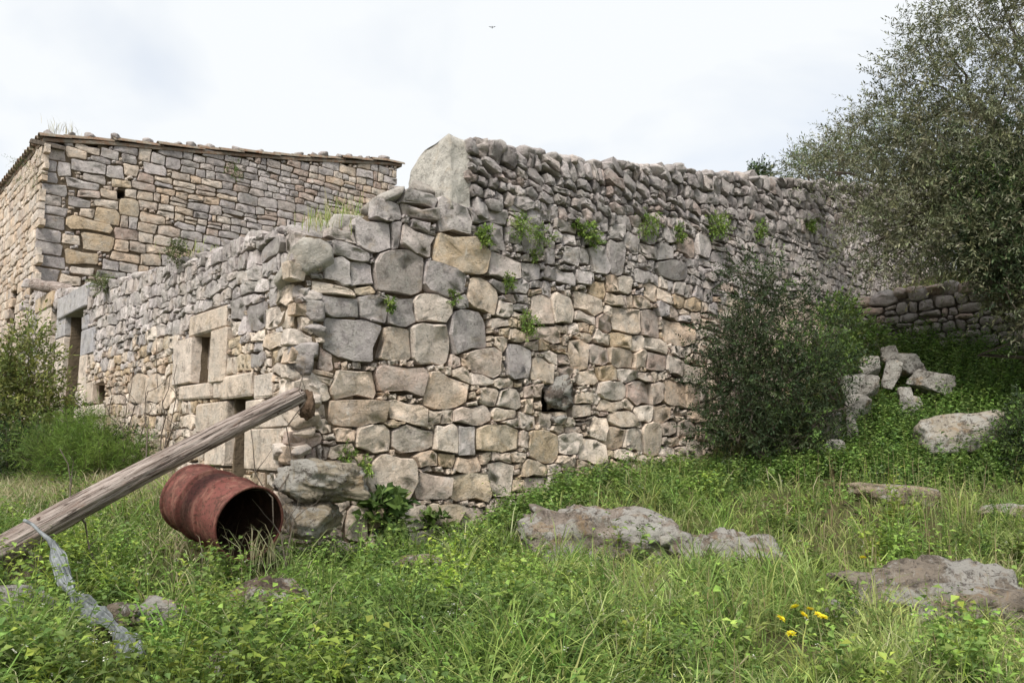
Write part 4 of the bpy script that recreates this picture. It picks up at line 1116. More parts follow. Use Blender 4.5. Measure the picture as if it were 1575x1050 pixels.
def plastic():
    pts = [(82, 836, 4.12, .018), (90, 862, 4.05, .040), (102, 895, 3.98, .034), (112, 915, 3.95, .018), (124, 935, 3.88, .055), (136, 955, 3.8, .062), (150, 975, 3.7, .055), (172, 1000, 3.55, .02), (186, 1015, 3.45, .035), (194, 1040, 3.3, .05), (200, 1075, 3.1, .05)]
    t = thing('plastic_sheet', 'torn grey plastic sheeting trailing through the weeds, tied to the fallen pole', 'plastic sheet', tuple(on_ground(120, 930, 3.9)))
    C = [Vector(at(x, y, Y)) for x, y, Y, w in pts]
    for c in C: c.z = max(c.z, gz1(c.x, c.y) + 0.10); ROCKS.append((c.x, c.y, 0.1, 0.11, 0.13, 0))
    W = [p[3] for p in pts]
    n, m = 22, 90; V, T = [], []
    for j in range(m + 1):
        s = j / m * (len(C) - 1); k = min(int(s), len(C) - 2); f = s - k; f2 = f * f * (3 - 2 * f)
        c = C[k].lerp(C[k + 1], f); w = W[k] + (W[k + 1] - W[k]) * f2
        d = (C[k + 1] - C[k]).normalized(); x = d.cross(Vector((0, -0.5, 0.85))).normalized(); y = x.cross(d)
        for i in range(n):
            e = i / (n - 1) * 2 - 1
            fold = 0.016 * mnoise.noise(Vector((e * 4, s * 0.9, 2))) + 0.012 * math.sin(e * 9 + s * 0.9) * min(1, w * 16)
            q = c + x * (e * w * (1 + 0.22 * mnoise.noise(Vector((e * 0.5, s * 2.2, 8))))) + y * (fold + 0.02 * (1 - e * e)) + d * 0.015 * mnoise.noise(Vector((e * 3, s * 2, 5)))
            V.append(q[:])
    for j in range(m):
        for i in range(n - 1):
            a = j * n + i; T += [(a, a + 1, a + n + 1), (a, a + n + 1, a + n)]
    link('sheet', tri_mesh('sheet', V, T, None, M['plastic'], True), t)
    P = [at(38, 800, 4.20), at(50, 806, 4.14), at(62, 818, 4.11), at(74, 828, 4.10), at(82, 838, 4.12)]
    v, tt = tube_geo(P, [0.010, 0.008, 0.009, 0.012, 0.020])
    link('tie_cord', tri_mesh('tie_cord', v, tt, None, M['plastic'], True), t)
plastic()

# short weathered log lying on the wall end under the farmhouse corner
def stub_log():
    a, b = at(48, 437, 11.6), at(112, 447, 11.3)
    n, m = 16, 14; ax = Vector(b - a); L = ax.length; ax.normalize(); sx = ax.cross(Vector((0, 0, 1))).normalized(); sy = sx.cross(ax)
    V, T = [], []
    for j in range(m + 1):
        for i in range(n):
            th = 2 * math.pi * i / n; s = j / m
            r = 0.085 * (1 + 0.3 * mnoise.noise(Vector((math.cos(th) * 1.4, math.sin(th) * 1.4, s * 4)))) * (0.55 if j in (0, m) else 1)
            q = Vector(a) + ax * (s * L) + sx * math.cos(th) * r + sy * math.sin(th) * r; V.append(q[:])
    for j in range(m):
        for i in range(n):
            p, q = j * n + i, j * n + (i + 1) % n; T += [(p, q, q + n), (p, q + n, p + n)]
    T += [(0, i, i + 1) for i in range(1, n - 1)] + [(m * n, m * n + i + 1, m * n + i) for i in range(1, n - 1)]
    c = np.array(V).mean(0)
    tag(link('weathered_log', tri_mesh('weathered_log', np.array(V) - c, T, None, M['pole'], True), None, c), 'short pale weathered log lying on the wall end below the farmhouse corner', 'log')
stub_log()

# a bird far off in the sky
def bird():
    c = at(757, 43, 34.0)
    M['bird'] = earth_material('dark_plumage', (0.03, 0.03, 0.032), (0.05, 0.048, 0.045))
    V = np.array([(0, 0.11, 0), (0.025, 0.02, 0.02), (-0.025, 0.02, 0.02), (0, 0.02, -0.025), (0.03, -0.13, 0), (-0.03, -0.13, 0), (0.17, 0.0, 0.06), (0.08, 0.05, 0.045), (0.08, -0.04, 0.04), (-0.17, 0.0, 0.06), (-0.08, 0.05, 0.045), (-0.08, -0.04, 0.04), (0, -0.06, 0.02)])
    T = [(0, 2, 1), (0, 1, 3), (0, 3, 2), (1, 2, 12), (1, 12, 3), (2, 3, 12), (12, 5, 4), (3, 4, 5), (1, 8, 7), (7, 8, 6), (2, 10, 11), (10, 9, 11)]
    tag(link('bird', tri_mesh('bird', V, T, None, M['bird']), None, c), 'tiny dark bird flying high above the wall', 'bird')
bird()

# ------------------------------------------------------------------ vegetation
def unit(a): return a / np.maximum(np.linalg.norm(a, axis=-1, keepdims=True), 1e-9)
def leaves_geo(P, D, N, L, W, C, fold=0.25, simple=False):
    """leaf blades: P base, D direction, N rough normal, L length, W width"""
    n = len(P); D = unit(D); S = unit(np.cross(D, N)); N = np.cross(S, D)
    L = np.broadcast_to(L, n)[:, None]; W = np.broadcast_to(W, n)[:, None]
    mid = P + D * L * 0.45
    l = mid + S * W * 0.5 + N * W * fold; r = mid - S * W * 0.5 + N * W * fold; tip = P + D * L - N * L * 0.08
    o = np.arange(n)
    if simple:
        V = np.stack([P, l, tip, r], 1).reshape(-1, 3); b = o * 4
        T = np.concatenate([np.stack([b, b + 1, b + 2], 1), np.stack([b, b + 2, b + 3], 1)]); m = 4
    else:
        V = np.stack([P, l, tip, r, mid], 1).reshape(-1, 3); b = o * 5; m = 5
        T = np.concatenate([np.stack([b, b + 4, b + 1], 1), np.stack([b + 1, b + 4, b + 2], 1), np.stack([b, b + 3, b + 4], 1), np.stack([b + 3, b + 2, b + 4], 1)])
    return V, T, np.repeat(C, m, 0)
def blades_geo(P, H, W, lean, bend, C, tipC=None):
    n = len(P); az = RNG.uniform(0, 2 * np.pi, n) if np.isscalar(lean) else lean
    d = np.stack([np.cos(az), np.sin(az), 0 * az], 1); sa = RNG.uniform(0, 2 * np.pi, n); s = np.stack([np.cos(sa), np.sin(sa), 0 * sa], 1)
    H = np.broadcast_to(H, n)[:, None]; W = np.broadcast_to(W, n)[:, None]; bend = np.broadcast_to(bend, n)[:, None]
    rows = []
    for t, k in ((0, 0.7), (0.38, 1.0), (0.74, 0.62)):
        c = P + d * H * bend * t * t + np.array([0, 0, 1]) * H * (t - 0.38 * bend * t * t); rows += [c - s * W * k / 2, c + s * W * k / 2]
    rows.append(P + d * H * bend * 1.05 + np.array([0, 0, 1]) * H * (1 - 0.55 * bend))
    V = np.stack(rows, 1).reshape(-1, 3); b = np.arange(n) * 7
    T = np.concatenate([np.stack([b + i, b + j, b + k], 1) for i, j, k in ((0, 1, 3), (0, 3, 2), (2, 3, 5), (2, 5, 4), (4, 5, 6))])
    if tipC is None: tipC = C
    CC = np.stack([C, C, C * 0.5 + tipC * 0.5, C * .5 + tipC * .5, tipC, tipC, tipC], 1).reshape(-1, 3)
    return V, T, CC
def tint(base, n, jit=0.22, hue=0.08):
    base = np.asarray(base, float)
    base = base * 0.93 + base.mean(-1, keepdims=True) * np.array([0.05, 0.02, 0.04])
    if base.ndim == 2: base = base[RNG.integers(0, len(base), n)]
    return base * RNG.uniform(1 - jit, 1 + jit, (n, 1)) * RNG.uniform(1 - hue, 1 + hue, (n, 3))
G_BRIGHT = [(0.24, 0.38, 0.075), (0.30, 0.44, 0.09), (0.185, 0.32, 0.065)]
G_MID = [(0.155, 0.25, 0.06), (0.20, 0.295, 0.075), (0.125, 0.215, 0.055)]
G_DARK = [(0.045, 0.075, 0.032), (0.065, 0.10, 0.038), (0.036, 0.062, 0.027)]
G_YELL = [(0.28, 0.36, 0.10), (0.33, 0.39, 0.14), (0.23, 0.325, 0.085)]
G_STRAW = [(0.46, 0.43, 0.27), (0.52, 0.48, 0.33), (0.39, 0.38, 0.22)]
G_OLIVE = [(0.15, 0.17, 0.09), (0.19, 0.21, 0.12), (0.25, 0.265, 0.18), (0.115, 0.14, 0.07)]

ROCKS.append((*at(1238, 985, 3.66)[:2], 0.2, 0.24, 0.26, 0))
RK = np.array(ROCKS)
def free(x, y, margin=0.0):
    """outside the buildings and off the rocks"""
    ok = (W_FRONT.sd(x, y) > 0.05) | ((W_SIDE.sd(x, y) > 0.05) & (W_SIDE.su(x, y) > -0.2)) | (W_FRONT.su(x, y) > U_END)
    ok &= ~((W_TERR.sd(x, y) < 0.03) & (W_TERR.su(x, y) > -0.1) & (W_TERR.sd(x, y) > -0.55))
    for rx, ry, rr, a, b, rz in RK:
        dx, dy = x - rx, y - ry; c, s = math.cos(-rz), math.sin(-rz)
        ok &= ((dx * c - dy * s) / (a + margin + 1e-6)) ** 2 + ((dx * s + dy * c) / (b + margin + 1e-6)) ** 2 > 1
    return ok
def in_view(x, y, slack=1.7):
    return (np.abs(x) < y * 0.643 * 1.12 + slack)
def scatter(n, x0=-9.0, x1=9.0, y0=2.0, y1=14.5, power=1.9):
    """ground points, denser close by"""
    yy = (RNG.uniform(y0 ** (2 - power), y1 ** (2 - power), n)) ** (1 / (2 - power)) if power != 2 else y0 * (y1 / y0) ** RNG.uniform(0, 1, n)
    xx = RNG.uniform(-1, 1, n) * (yy * 0.74 + 1.6)
    return xx, yy
def zone_weight(x, y):
    """what grows where: leafy herbs, straw grass, fresh grass"""
    nz = fbm(x * 1.1, y * 1.1, 31)
    left = 1 / (1 + np.exp((x + 0.2) * 2.5))
    leafy = np.clip(0.25 + 0.65 * left * (y < 6) + 1.6 * (nz - 0.5), 0.05, 1)
    straw = np.clip(np.exp(-(((x + 3.3) / 1.6) ** 2 + ((y - 6.9) / 1.3) ** 2)) * 1.2 + np.exp(-(((x + 1.9) / 0.6) ** 2 + ((y - 4.8) / 0.35) ** 2)) * 0.6 + 0.10 + 0.5 * (fbm(x * 0.9, y * 0.9, 77) - 0.55), 0.02, 1)
    return leafy, straw

def build_grass():
    # loose blades
    x, y = scatter(95000); k = free(x, y) & in_view(x, y); x, y = x[k], y[k]
    leafy, straw = zone_weight(x, y); dens = np.clip(0.15 + 1.2 * fbm(x * 1.7, y * 1.7, 41), 0, 1) * (1 - 0.45 * leafy)
    k = RNG.uniform(0, 1, len(x)) < dens; x, y = x[k], y[k]; n = len(x)
    tall = 0.45 + 0.9 * fbm(x * 0.8, y * 0.8, 55)
    H = RNG.uniform(0.08, 0.24, n) * tall * np.where(x > 1.6, 0.8, 1.0)
    yell = np.clip((x - 0.0) / 2.5, 0, 1) * 0.6 + 0.30
    C = np.where((RNG.uniform(0, 1, n) < yell)[:, None], tint(G_YELL, n), tint(G_MID, n)) * (0.7 + 0.6 * fbm(x * 2.2, y * 2.2, 43))[:, None]
    az = fbm(x * 0.7, y * 0.7, 61) * 9 + RNG.normal(0, 0.9, n)
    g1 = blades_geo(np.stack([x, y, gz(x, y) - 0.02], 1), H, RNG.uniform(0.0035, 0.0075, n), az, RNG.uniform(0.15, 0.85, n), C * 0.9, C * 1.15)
    # tufts with blades arching outwards
    x, y = scatter(15000); k = free(x, y, 0.03) & in_view(x, y); x, y = x[k], y[k]
    leafy, straw = zone_weight(x, y); k = RNG.uniform(0, 1, len(x)) < np.clip(1.5 * fbm(x * 1.1, y * 1.1, 47) - 0.2, 0.05, 1) * (1 - 0.5 * leafy); x, y = x[k], y[k]; m = len(x)
    nb = 15; cH = RNG.uniform(0.16, 0.46, m) * (0.45 + 1.0 * fbm(x * 0.9, y * 0.9, 57)) * np.where(x > 1.8, 0.72, 1.0)
    cc = np.where((RNG.uniform(0, 1, m) < np.clip((x + 1.0) / 3, 0.15, 0.75))[:, None], tint(G_YELL, m, 0.25), tint(G_MID + G_BRIGHT[2:], m, 0.3))
    cc = np.where((RNG.uniform(0, 1, m) < 0.10)[:, None], tint([(0.36, 0.38, 0.20)], m, 0.2), cc)
    az = RNG.uniform(0, 6.283, m * nb); rr = np.abs(RNG.normal(0, 0.028, m * nb))
    X = np.repeat(x, nb) + np.cos(az) * rr; Y = np.repeat(y, nb) + np.sin(az) * rr; n = m * nb
    C = np.repeat(cc, nb, 0) * RNG.uniform(0.75, 1.3, (n, 1))
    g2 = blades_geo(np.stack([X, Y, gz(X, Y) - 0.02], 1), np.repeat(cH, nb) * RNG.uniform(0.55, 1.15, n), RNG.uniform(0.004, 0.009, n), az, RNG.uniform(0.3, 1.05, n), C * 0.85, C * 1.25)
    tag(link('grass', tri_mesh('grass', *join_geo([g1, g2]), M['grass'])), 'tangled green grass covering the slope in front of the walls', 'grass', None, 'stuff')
    # straw
    x, y = scatter(80000); k = free(x, y) & in_view(x, y); x, y = x[k], y[k]; leafy, straw = zone_weight(x, y)
    k = RNG.uniform(0, 1, len(x)) < straw * 0.45; x, y = x[k], y[k]; n = len(x); C = tint(G_STRAW, n)
    V, T, CC = blades_geo(np.stack([x, y, gz(x, y) - 0.02], 1), RNG.uniform(0.14, 0.36, n), RNG.uniform(0.003, 0.006, n), 0.0, RNG.uniform(0.25, 1.0, n), C)
    tag(link('dry_grass', tri_mesh('dry_grass', V, T, CC, M['grass'])), 'pale dry grass among the weeds around the barrel and pole', 'grass', None, 'stuff')
    q = at(110, 755, 7.1); x = RNG.normal(q[0], 0.95, 11000); y = RNG.normal(q[1], 0.55, 11000); k = free(x, y); x, y = x[k], y[k]; n = len(x); C = tint(G_STRAW + [(0.30, 0.33, 0.15)], n)
    V2, T2, CC2 = blades_geo(np.stack([x, y, gz(x, y) - 0.02], 1), RNG.uniform(0.14, 0.34, n), RNG.uniform(0.004, 0.007, n), 0.0, RNG.uniform(0.3, 1.0, n), C)
    o_ = bpy.data.objects['dry_grass']; bpy.data.objects.remove(o_, do_unlink=True)
    tag(link('dry_grass', tri_mesh('dry_grass', *join_geo([(V, T, CC), (V2, T2, CC2)]), M['grass'])), 'pale dry grass among the weeds around the barrel and pole', 'grass', None, 'stuff')
    # upright seed stems on the right
    x, y = scatter(19000); k = free(x, y) & in_view(x, y) & (x > 0.5) & (RNG.uniform(0, 1, len(x)) < fbm(x * 1.2, y * 1.2, 91) * 1.2 - 0.2); x, y = x[k], y[k]; n = len(x)
    C = tint([(0.33, 0.33, 0.16), (0.28, 0.33, 0.13), (0.34, 0.27, 0.17)], n)
    V, T, CC = blades_geo(np.stack([x, y, gz(x, y)], 1), RNG.uniform(0.2, 0.38, n), RNG.uniform(0.003, 0.005, n), 0.0, RNG.uniform(0.02, 0.2, n), C)
    tag(link('seed_stems', tri_mesh('seed_stems', V, T, CC, M['grass'])), 'thin upright seed stems standing in the grass on the right', 'grass', None, 'stuff')
build_grass()

def herb_geo(x, y, z, h, nl, ll, pal, spread=0.6, flowers=0.0):
    """leafy herbs: each a bent stem with nl leaves"""
    n = len(x); az = RNG.uniform(0, 6.283, n); ben = RNG.uniform(0.1, spread, n)
    P, D, N, L, C = [], [], [], [], []
    base = np.stack([x, y, z], 1); c0 = tint(pal, n)
    for k in range(nl):
        t = (k + 0.6) / nl
        p = base + np.stack([np.cos(az) * ben * h * t * t, np.sin(az) * ben * h * t * t, h * t * (1 - 0.25 * ben)], 1)
        a = az + k * 2.4 + RNG.uniform(-0.5, 0.5, n); el = RNG.uniform(-0.35, 0.6, n)
        P.append(p); D.append(np.stack([np.cos(a) * np.cos(el), np.sin(a) * np.cos(el), np.sin(el)], 1))
        N.append(np.stack([RNG.normal(0, 0.3, n), RNG.normal(0, 0.3, n), np.ones(n)], 1)); L.append(ll * RNG.uniform(0.6, 1.25, n) * (1.1 - 0.45 * t)); C.append(c0 * RNG.uniform(0.8, 1.25, (n, 1)))
    P, D, N, L, C = np.concatenate(P), np.concatenate(D), np.concatenate(N), np.concatenate(L), np.concatenate(C)
    V, T, CC = leaves_geo(P, D, N, L, L * RNG.uniform(0.5, 0.8, len(L)), C)
    bs = blades_geo(base, h * 1.0, 0.005, az, ben, c0 * 0.9)
    return join_geo([(V, T, CC), bs])
def build_weeds():
    x, y = scatter(62000); k = free(x, y) & in_view(x, y); x, y = x[k], y[k]; leafy, _ = zone_weight(x, y)
    k = RNG.uniform(0, 1, len(x)) < leafy * 0.62 * np.where(y > 8, 0.35, 1) * np.where((x > 1.5) & (y < 6.5), 0.45, 1); x, y = x[k], y[k]; n = len(x)
    h = RNG.uniform(0.07, 0.25, n) * (0.5 + 0.9 * fbm(x * 1.3, y * 1.3, 13))
    ll = RNG.uniform(0.024, 0.050, n) * (0.55 + 0.95 * lattice(x * 2.3, y * 2.3, 19))
    g = herb_geo(x, y, gz(x, y), h, 8, ll, G_BRIGHT + G_BRIGHT[2:] + G_MID)
    bright = 0.35 + 1.15 * fbm(g[0][:, 0] * 2.6, g[0][:, 1] * 2.6, 23); g = (g[0], g[1], g[2] * bright[:, None])
    tag(link('leafy_weeds', tri_mesh('leafy_weeds', *g, M['leaf'])), 'bright green leafy weeds spread through the foreground', 'weeds', None, 'stuff')
    # tiny white flowers on some of them
    k = RNG.uniform(0, 1, n) < 0.045; x, y, h = x[k], y[k], h[k]; m = len(x)
    P = np.stack([x, y, gz(x, y) + h + 0.03], 1); P = np.repeat(P, 5, 0) + RNG.normal(0, 0.004, (m * 5, 3))
    a = np.tile(np.arange(5) * 1.2566, m); D = np.stack([np.cos(a), np.sin(a), 0.3 + 0 * a], 1)
    V, T, CC = leaves_geo(P, D, np.tile((0, 0, 1.0), (len(P), 1)), 0.009, 0.007, np.tile((0.75, 0.76, 0.70), (len(P), 1)), simple=True)
    st = blades_geo(np.stack([x, y, gz(x, y) + h * 0.6], 1), h * 0.4 + 0.03, 0.003, RNG.uniform(0, 6.28, m), 0.05, tint(G_MID, m))
    tag(link('white_blossoms', tri_mesh('white_blossoms', *join_geo([(V, T, CC), st]), M['leaf'])), 'tiny white blossoms dotted over the leafy weeds', 'flowers', None, 'stuff')
    # uneven clumps of bigger broad leaved weeds
    x, y = scatter(1250, y1=8.0); k = free(x, y, 0.05) & in_view(x, y, 1.4); x, y = x[k], y[k]
    lf_, _ = zone_weight(x, y); k = RNG.uniform(0, 1, len(x)) < 0.10 + 0.75 * lf_ * np.where(x > 1.2, 0.5, 1); x, y = x[k], y[k]; m = len(x); nb = 18
    rr = np.abs(RNG.normal(0, 0.10, m * nb)); az = RNG.uniform(0, 6.283, m * nb); X = np.repeat(x, nb) + rr * np.cos(az); Y = np.repeat(y, nb) + rr * np.sin(az)
    Hc = np.repeat(RNG.uniform(0.14, 0.44, m), nb) * (1.1 - 2.2 * np.clip(rr, 0, 0.3)); Lc = np.repeat(RNG.uniform(0.026, 0.062, m), nb)
    k = free(X, Y); g = herb_geo(X[k], Y[k], gz(X[k], Y[k]), Hc[k], 9, Lc[k], G_BRIGHT + G_MID, flowers=0)
    tone = 0.4 + 0.95 * lattice(g[0][:, 0] * 3.1, g[0][:, 1] * 3.1, 67); g = (g[0], g[1], g[2] * tone[:, None] * np.where(lattice(g[0][:, 0] * 2.1, g[0][:, 1] * 2.1, 68)[:, None] > 0.6, np.array([[1.25, 1.12, 0.9]]), 1.0))
    tag(link('broadleaf_weeds', tri_mesh('broadleaf_weeds', *g, M['leaf'])), 'uneven clumps of bigger broad leaved weeds in the foreground', 'weeds', None, 'stuff')
    # tall nettles and mallow on the slope before the terrace wall, round the blocks and along the wall foot
    X, Y, Hh = [], [], []
    def patch(px, py, Yd, sx, sy, n, hh):
        q = at(px, py, Yd); X.append(RNG.normal(q[0], sx, n)); Y.append(RNG.normal(q[1], sy, n)); Hh.append(RNG.uniform(0.6, 1.2, n) * hh)
    for a in [(1400, 560, 10.3, 0.6, 0.35, 420, 0.42), (1500, 580, 9.6, 0.6, 0.35, 420, 0.45), (1560, 620, 8.9, 0.4, 0.4, 260, 0.45), (1340, 540, 10.6, 0.35, 0.3, 260, 0.42),
              (1380, 650, 8.6, 0.5, 0.25, 320, 0.32), (1350, 620, 8.9, 0.25, 0.15, 130, 0.30), (1420, 600, 9.1, 0.3, 0.15, 130, 0.32), (1340, 585, 9.3, 0.2, 0.1, 80, 0.3), (1285, 690, 8.1, 0.15, 0.1, 70, 0.2), (1480, 690, 7.6, .4, .12, 160, .2), (1340, 690, 8.1, 0.4, 0.25, 300, 0.28), (1450, 610, 9.0, 0.35, 0.2, 160, 0.3), (1500, 700, 7.5, 0.6, 0.2, 340, 0.22),
              (1220, 720, 7.9, 0.5, 0.2, 360, 0.24), (1100, 720, 8.2, 0.5, 0.25, 300, 0.24), (980, 745, 7.4, 0.5, 0.25, 260, 0.22), (840, 765, 6.8, 0.2, 0.2, 180, 0.26), (760, 830, 6.2, 0.2, 0.15, 160, 0.22), (700, 860, 5.6, 0.3, 0.15, 160, 0.16), (790, 810, 6.4, .2, .15, 160, .28),
              (130, 730, 8.2, 0.7, 0.5, 260, 0.3), (420, 720, 5.95, 0.25, 0.1, 60, 0.16), (1560, 690, 7.6, .3, .3, 220, .45)]: patch(*a)
    X, Y, Hh = np.concatenate(X), np.concatenate(Y), np.concatenate(Hh); k = free(X, Y); X, Y, Hh = X[k], Y[k], Hh[k]
    g = herb_geo(X, Y, gz(X, Y), Hh, 13, 0.062, G_MID + G_BRIGHT[2:] + [(0.09, 0.165, 0.045)])
    tag(link('tall_weeds', tri_mesh('tall_weeds', *g, M['leaf'])), 'tall leafy weeds along the wall foot and up the slope to the terrace wall', 'weeds', None, 'stuff')
build_weeds()

# ---- plants of their own -----------------------------------------------------------------------------
def sprigs(c, r, n, k, ll, lw, pal, parentless=False, droop=0.0, up=0.3, slen=0.18, shell=0.5, narrow=True):
    """n twigs with k leaves each inside an ellipsoid c, r"""
    d = unit(RNG.normal(0, 1, (n, 3))); rad = RNG.uniform(0, 1, (n, 1)) ** shell
    P = np.asarray(c) + d * rad * np.asarray(r)
    dr = unit(d * 0.7 + RNG.normal(0, 0.55, (n, 3)) + np.array([0, 0, up - droop])); sl = slen * RNG.uniform(0.6, 1.3, (n, 1))
    LP, LD, LN, LC = [], [], [], []
    c0 = tint(pal, n, 0.25)
    for j in range(k):
        t = (j + 0.5) / k
        sd = unit(np.cross(dr, RNG.normal(0, 1, (n, 3))))
        LP.append(P + dr * sl * t + np.array([0, 0, -droop * 0.3]) * sl * t * t); LD.append(dr * 0.55 + sd * (0.8 if j < k - 1 else 0.1)); LN.append(RNG.normal(0, 0.6, (n, 3)) + np.array([0, 0, 0.9])); LC.append(c0 * RNG.uniform(0.75, 1.3, (n, 1)))
    LP = np.concatenate(LP); m = len(LP)
    L = ll * RNG.uniform(0.6, 1.3, m)
    leaf = leaves_geo(LP, np.concatenate(LD), np.concatenate(LN), L, L * lw * RNG.uniform(0.75, 1.25, m), np.concatenate(LC), simple=narrow, fold=0.15)
    # twig ribbons
    s = unit(np.cross(dr, RNG.normal(0, 1, (n, 3)))) * 0.0022
    tv = np.stack([P - s, P + s, P + dr * sl + np.array([0, 0, -droop * 0.3]) * sl], 1).reshape(-1, 3); tb = np.arange(n) * 3
    twig = (tv, np.stack([tb, tb + 1, tb + 2], 1), np.tile((0.10, 0.085, 0.06), (n * 3, 1)))
    return leaf, twig
def limb(P, r0, r1, n=8):
    rad = np.linspace(r0, r1, len(P)); V, T = tube_geo(P, rad, n); return V, T, np.zeros((len(V), 3))
def curve(a, b, sag=0.1, n=7, seed=0):
    a, b = np.asarray(a, float), np.asarray(b, float); r = np.random.default_rng(seed); k = np.linspace(0, 1, n)[:, None]
    off = r.normal(0, sag * np.linalg.norm(b - a) * 0.5, (n, 3)); off[0] = off[-1] = 0
    return a + (b - a) * k + off * np.sin(np.pi * k)
def bush(name, label, cat, base, clusters, ll, lw, pal, mat='leaf', k=10, trunk=0.03, slen=0.18, group=None, narrow=True, stems=True, droop=0.0, up=0.3, crown='crown', shell=0.5):
    t = thing(name, label, cat, tuple(base), group)
    lf, tw, lm = [], [], []
    for i, (c, r, n) in enumerate(clusters):
        p = pal[i % len(pal)] if isinstance(pal[0], list) else pal
        a, b = sprigs(c, r, n, k, ll, lw, p, slen=slen, narrow=narrow, droop=droop, up=up, shell=shell); lf.append(a); tw.append(b)
        if stems:
            P = curve(base, c, 0.22, 8, i + 5); lm.append(limb(P, trunk * (1.0 if i < 3 else 0.6), trunk * 0.2, 7))
            for q in range(3):
                e = np.asarray(c) + np.clip(RNG.normal(0, 0.4, 3), -0.7, 0.7) * np.asarray(r); lm.append(limb(curve(P[5], e, 0.2, 5, i * 7 + q), trunk * 0.35, trunk * 0.1, 5))
    link(crown, tri_mesh(crown, *join_geo(lf + tw), M[mat]), t)
    if lm: link('trunk', tri_mesh('trunk', *join_geo(lm), M['bark'], True), t)
    return t
def cl(px, py, Y, rx, ry, rz, n): return (at(px, py, Y), (rx, ry, rz), n)

# big dark bush in front of the long wall
b0 = on_ground(1185, 715, 8.35)
bush('evergreen_bush', 'big dark evergreen bush growing against the long wall', 'bush', b0,
     [cl(1165, 462, 8.6, 0.26, 0.3, 0.30, 117), cl(1140, 525, 8.4, 0.32, 0.34, 0.32, 204), cl(1215, 535, 8.4, 0.34, 0.36, 0.32, 186), cl(1130, 595, 8.3, 0.30, 0.35, 0.32, 204), cl(1200, 605, 8.25, 0.38, 0.4, 0.38, 272),
      cl(1258, 575, 8.4, 0.24, 0.34, 0.30, 142), cl(1272, 500, 8.7, 0.24, 0.3, 0.22, 55), cl(1145, 665, 8.2, 0.40, 0.35, 0.30, 235), cl(1225, 665, 8.2, 0.36, 0.35, 0.30, 210), cl(1238, 465, 8.7, 0.28, 0.3, 0.20, 46), cl(1138, 418, 8.7, 0.12, .2, .14, 22),
      cl(1190, 430, 8.7, 0.16, .2, .2, 27), cl(1095, 560, 8.4, .14, .2, .2, 37), cl(1300, 560, 8.5, .14, .2, .16, 31), cl(1098, 650, 8.2, .16, .2, .2, 49), cl(1285, 635, 8.3, .14, .2, .2, 43)],
     0.042, 0.36, [G_DARK, G_DARK, G_DARK + G_MID[2:]], 'leaf', k=18, trunk=0.035, slen=0.34, shell=0.6)
# lighter shrub at its right shoulder
bush('leafy_shrub', 'fresh green leafy shrub between the dark bush and the tumbled blocks', 'bush', on_ground(1290, 640, 9.0),
     [cl(1290, 490, 9.4, 0.22, 0.2, 0.2, 130), cl(1280, 545, 9.2, 0.24, 0.22, 0.24, 180), cl(1335, 520, 9.9, 0.2, 0.2, 0.16, 120)], 0.055, 0.5, G_MID, k=9, trunk=0.015, narrow=False)
# fennel: feathery mound at the left
def fennel():
    base = on_ground(135, 735, 7.6)
    t = thing('fennel_plant', 'feathery bright green fennel mound by the side wall', 'plant', tuple(base))
    n = 900; c = np.array(base)
    FP = [(0.18, 0.29, 0.055), (0.22, 0.34, 0.07), (0.15, 0.25, 0.05)]; more = []
    for fx, fy, fY, fr, fz, fn in ((110, 690, 7.7, .2, .16, 130), (190, 712, 7.5, .2, .11, 110), (150, 720, 7.3, .26, .10, 130), (95, 715, 7.3, .22, .12, 120)): more += sprigs(at(fx, fy, fY), (fr, fr, fz), fn, 24, 0.07, 0.035, FP, up=0.9, slen=0.28)
    n = 170
    lf, tw = sprigs(at(135, 680, 7.6), (0.24, 0.24, 0.20), n, 26, 0.075, 0.035, [(0.18, 0.29, 0.055), (0.22, 0.34, 0.07), (0.15, 0.25, 0.05)], up=0.7, slen=0.26)
    lf2, tw2 = sprigs(at(85, 705, 7.4), (0.30, 0.3, 0.20), 160, 24, 0.07, 0.035, G_MID, up=0.7, slen=0.24)
    link('foliage', tri_mesh('foliage', *join_geo([lf, tw, lf2, tw2] + more), M['leaf']), t)
    lm = [limb(curve(c, c + RNG.normal(0, 0.22, 3) * np.array([1, 1, 0]) + np.array([0, 0, 0.4]), 0.1, 5, i), 0.008, 0.003, 5) for i in range(14)]
    link('stems', tri_mesh('stems', *join_geo(lm), M['bark'], True), t)
fennel()
# shrub at the left edge in front of the door
bush('leafy_shrub', 'tall yellowish green leafy shrub at the left edge before the doorway', 'bush', on_ground(35, 735, 8.0),
     [cl(35, 555, 8.1, 0.32, 0.3, 0.26, 190), cl(15, 600, 8.0, 0.36, 0.3, 0.3, 260), cl(60, 620, 8.0, 0.26, 0.25, 0.26, 170), cl(10, 660, 7.9, 0.4, 0.3, 0.28, 260), cl(-40, 600, 8.0, 0.4, .3, .4, 260), cl(45, 520, 8.2, 0.14, .14, .12, 50)],
     0.05, 0.42, [(0.19, 0.23, 0.06), (0.24, 0.265, 0.075), (0.13, 0.175, 0.05)], k=9, trunk=0.014, narrow=False, slen=0.24)
bush('dark_shrub', 'low dark green shrub in front of the leafy one at the left edge', 'bush', on_ground(30, 745, 7.5),
     [cl(20, 690, 7.6, 0.35, 0.3, 0.2, 300), cl(100, 650, 8.4, 0.2, 0.2, 0.22, 120), cl(180, 690, 7.7, 0.22, 0.2, 0.12, 110)], 0.04, 0.4, G_DARK + G_MID[2:], k=11, trunk=0.012)

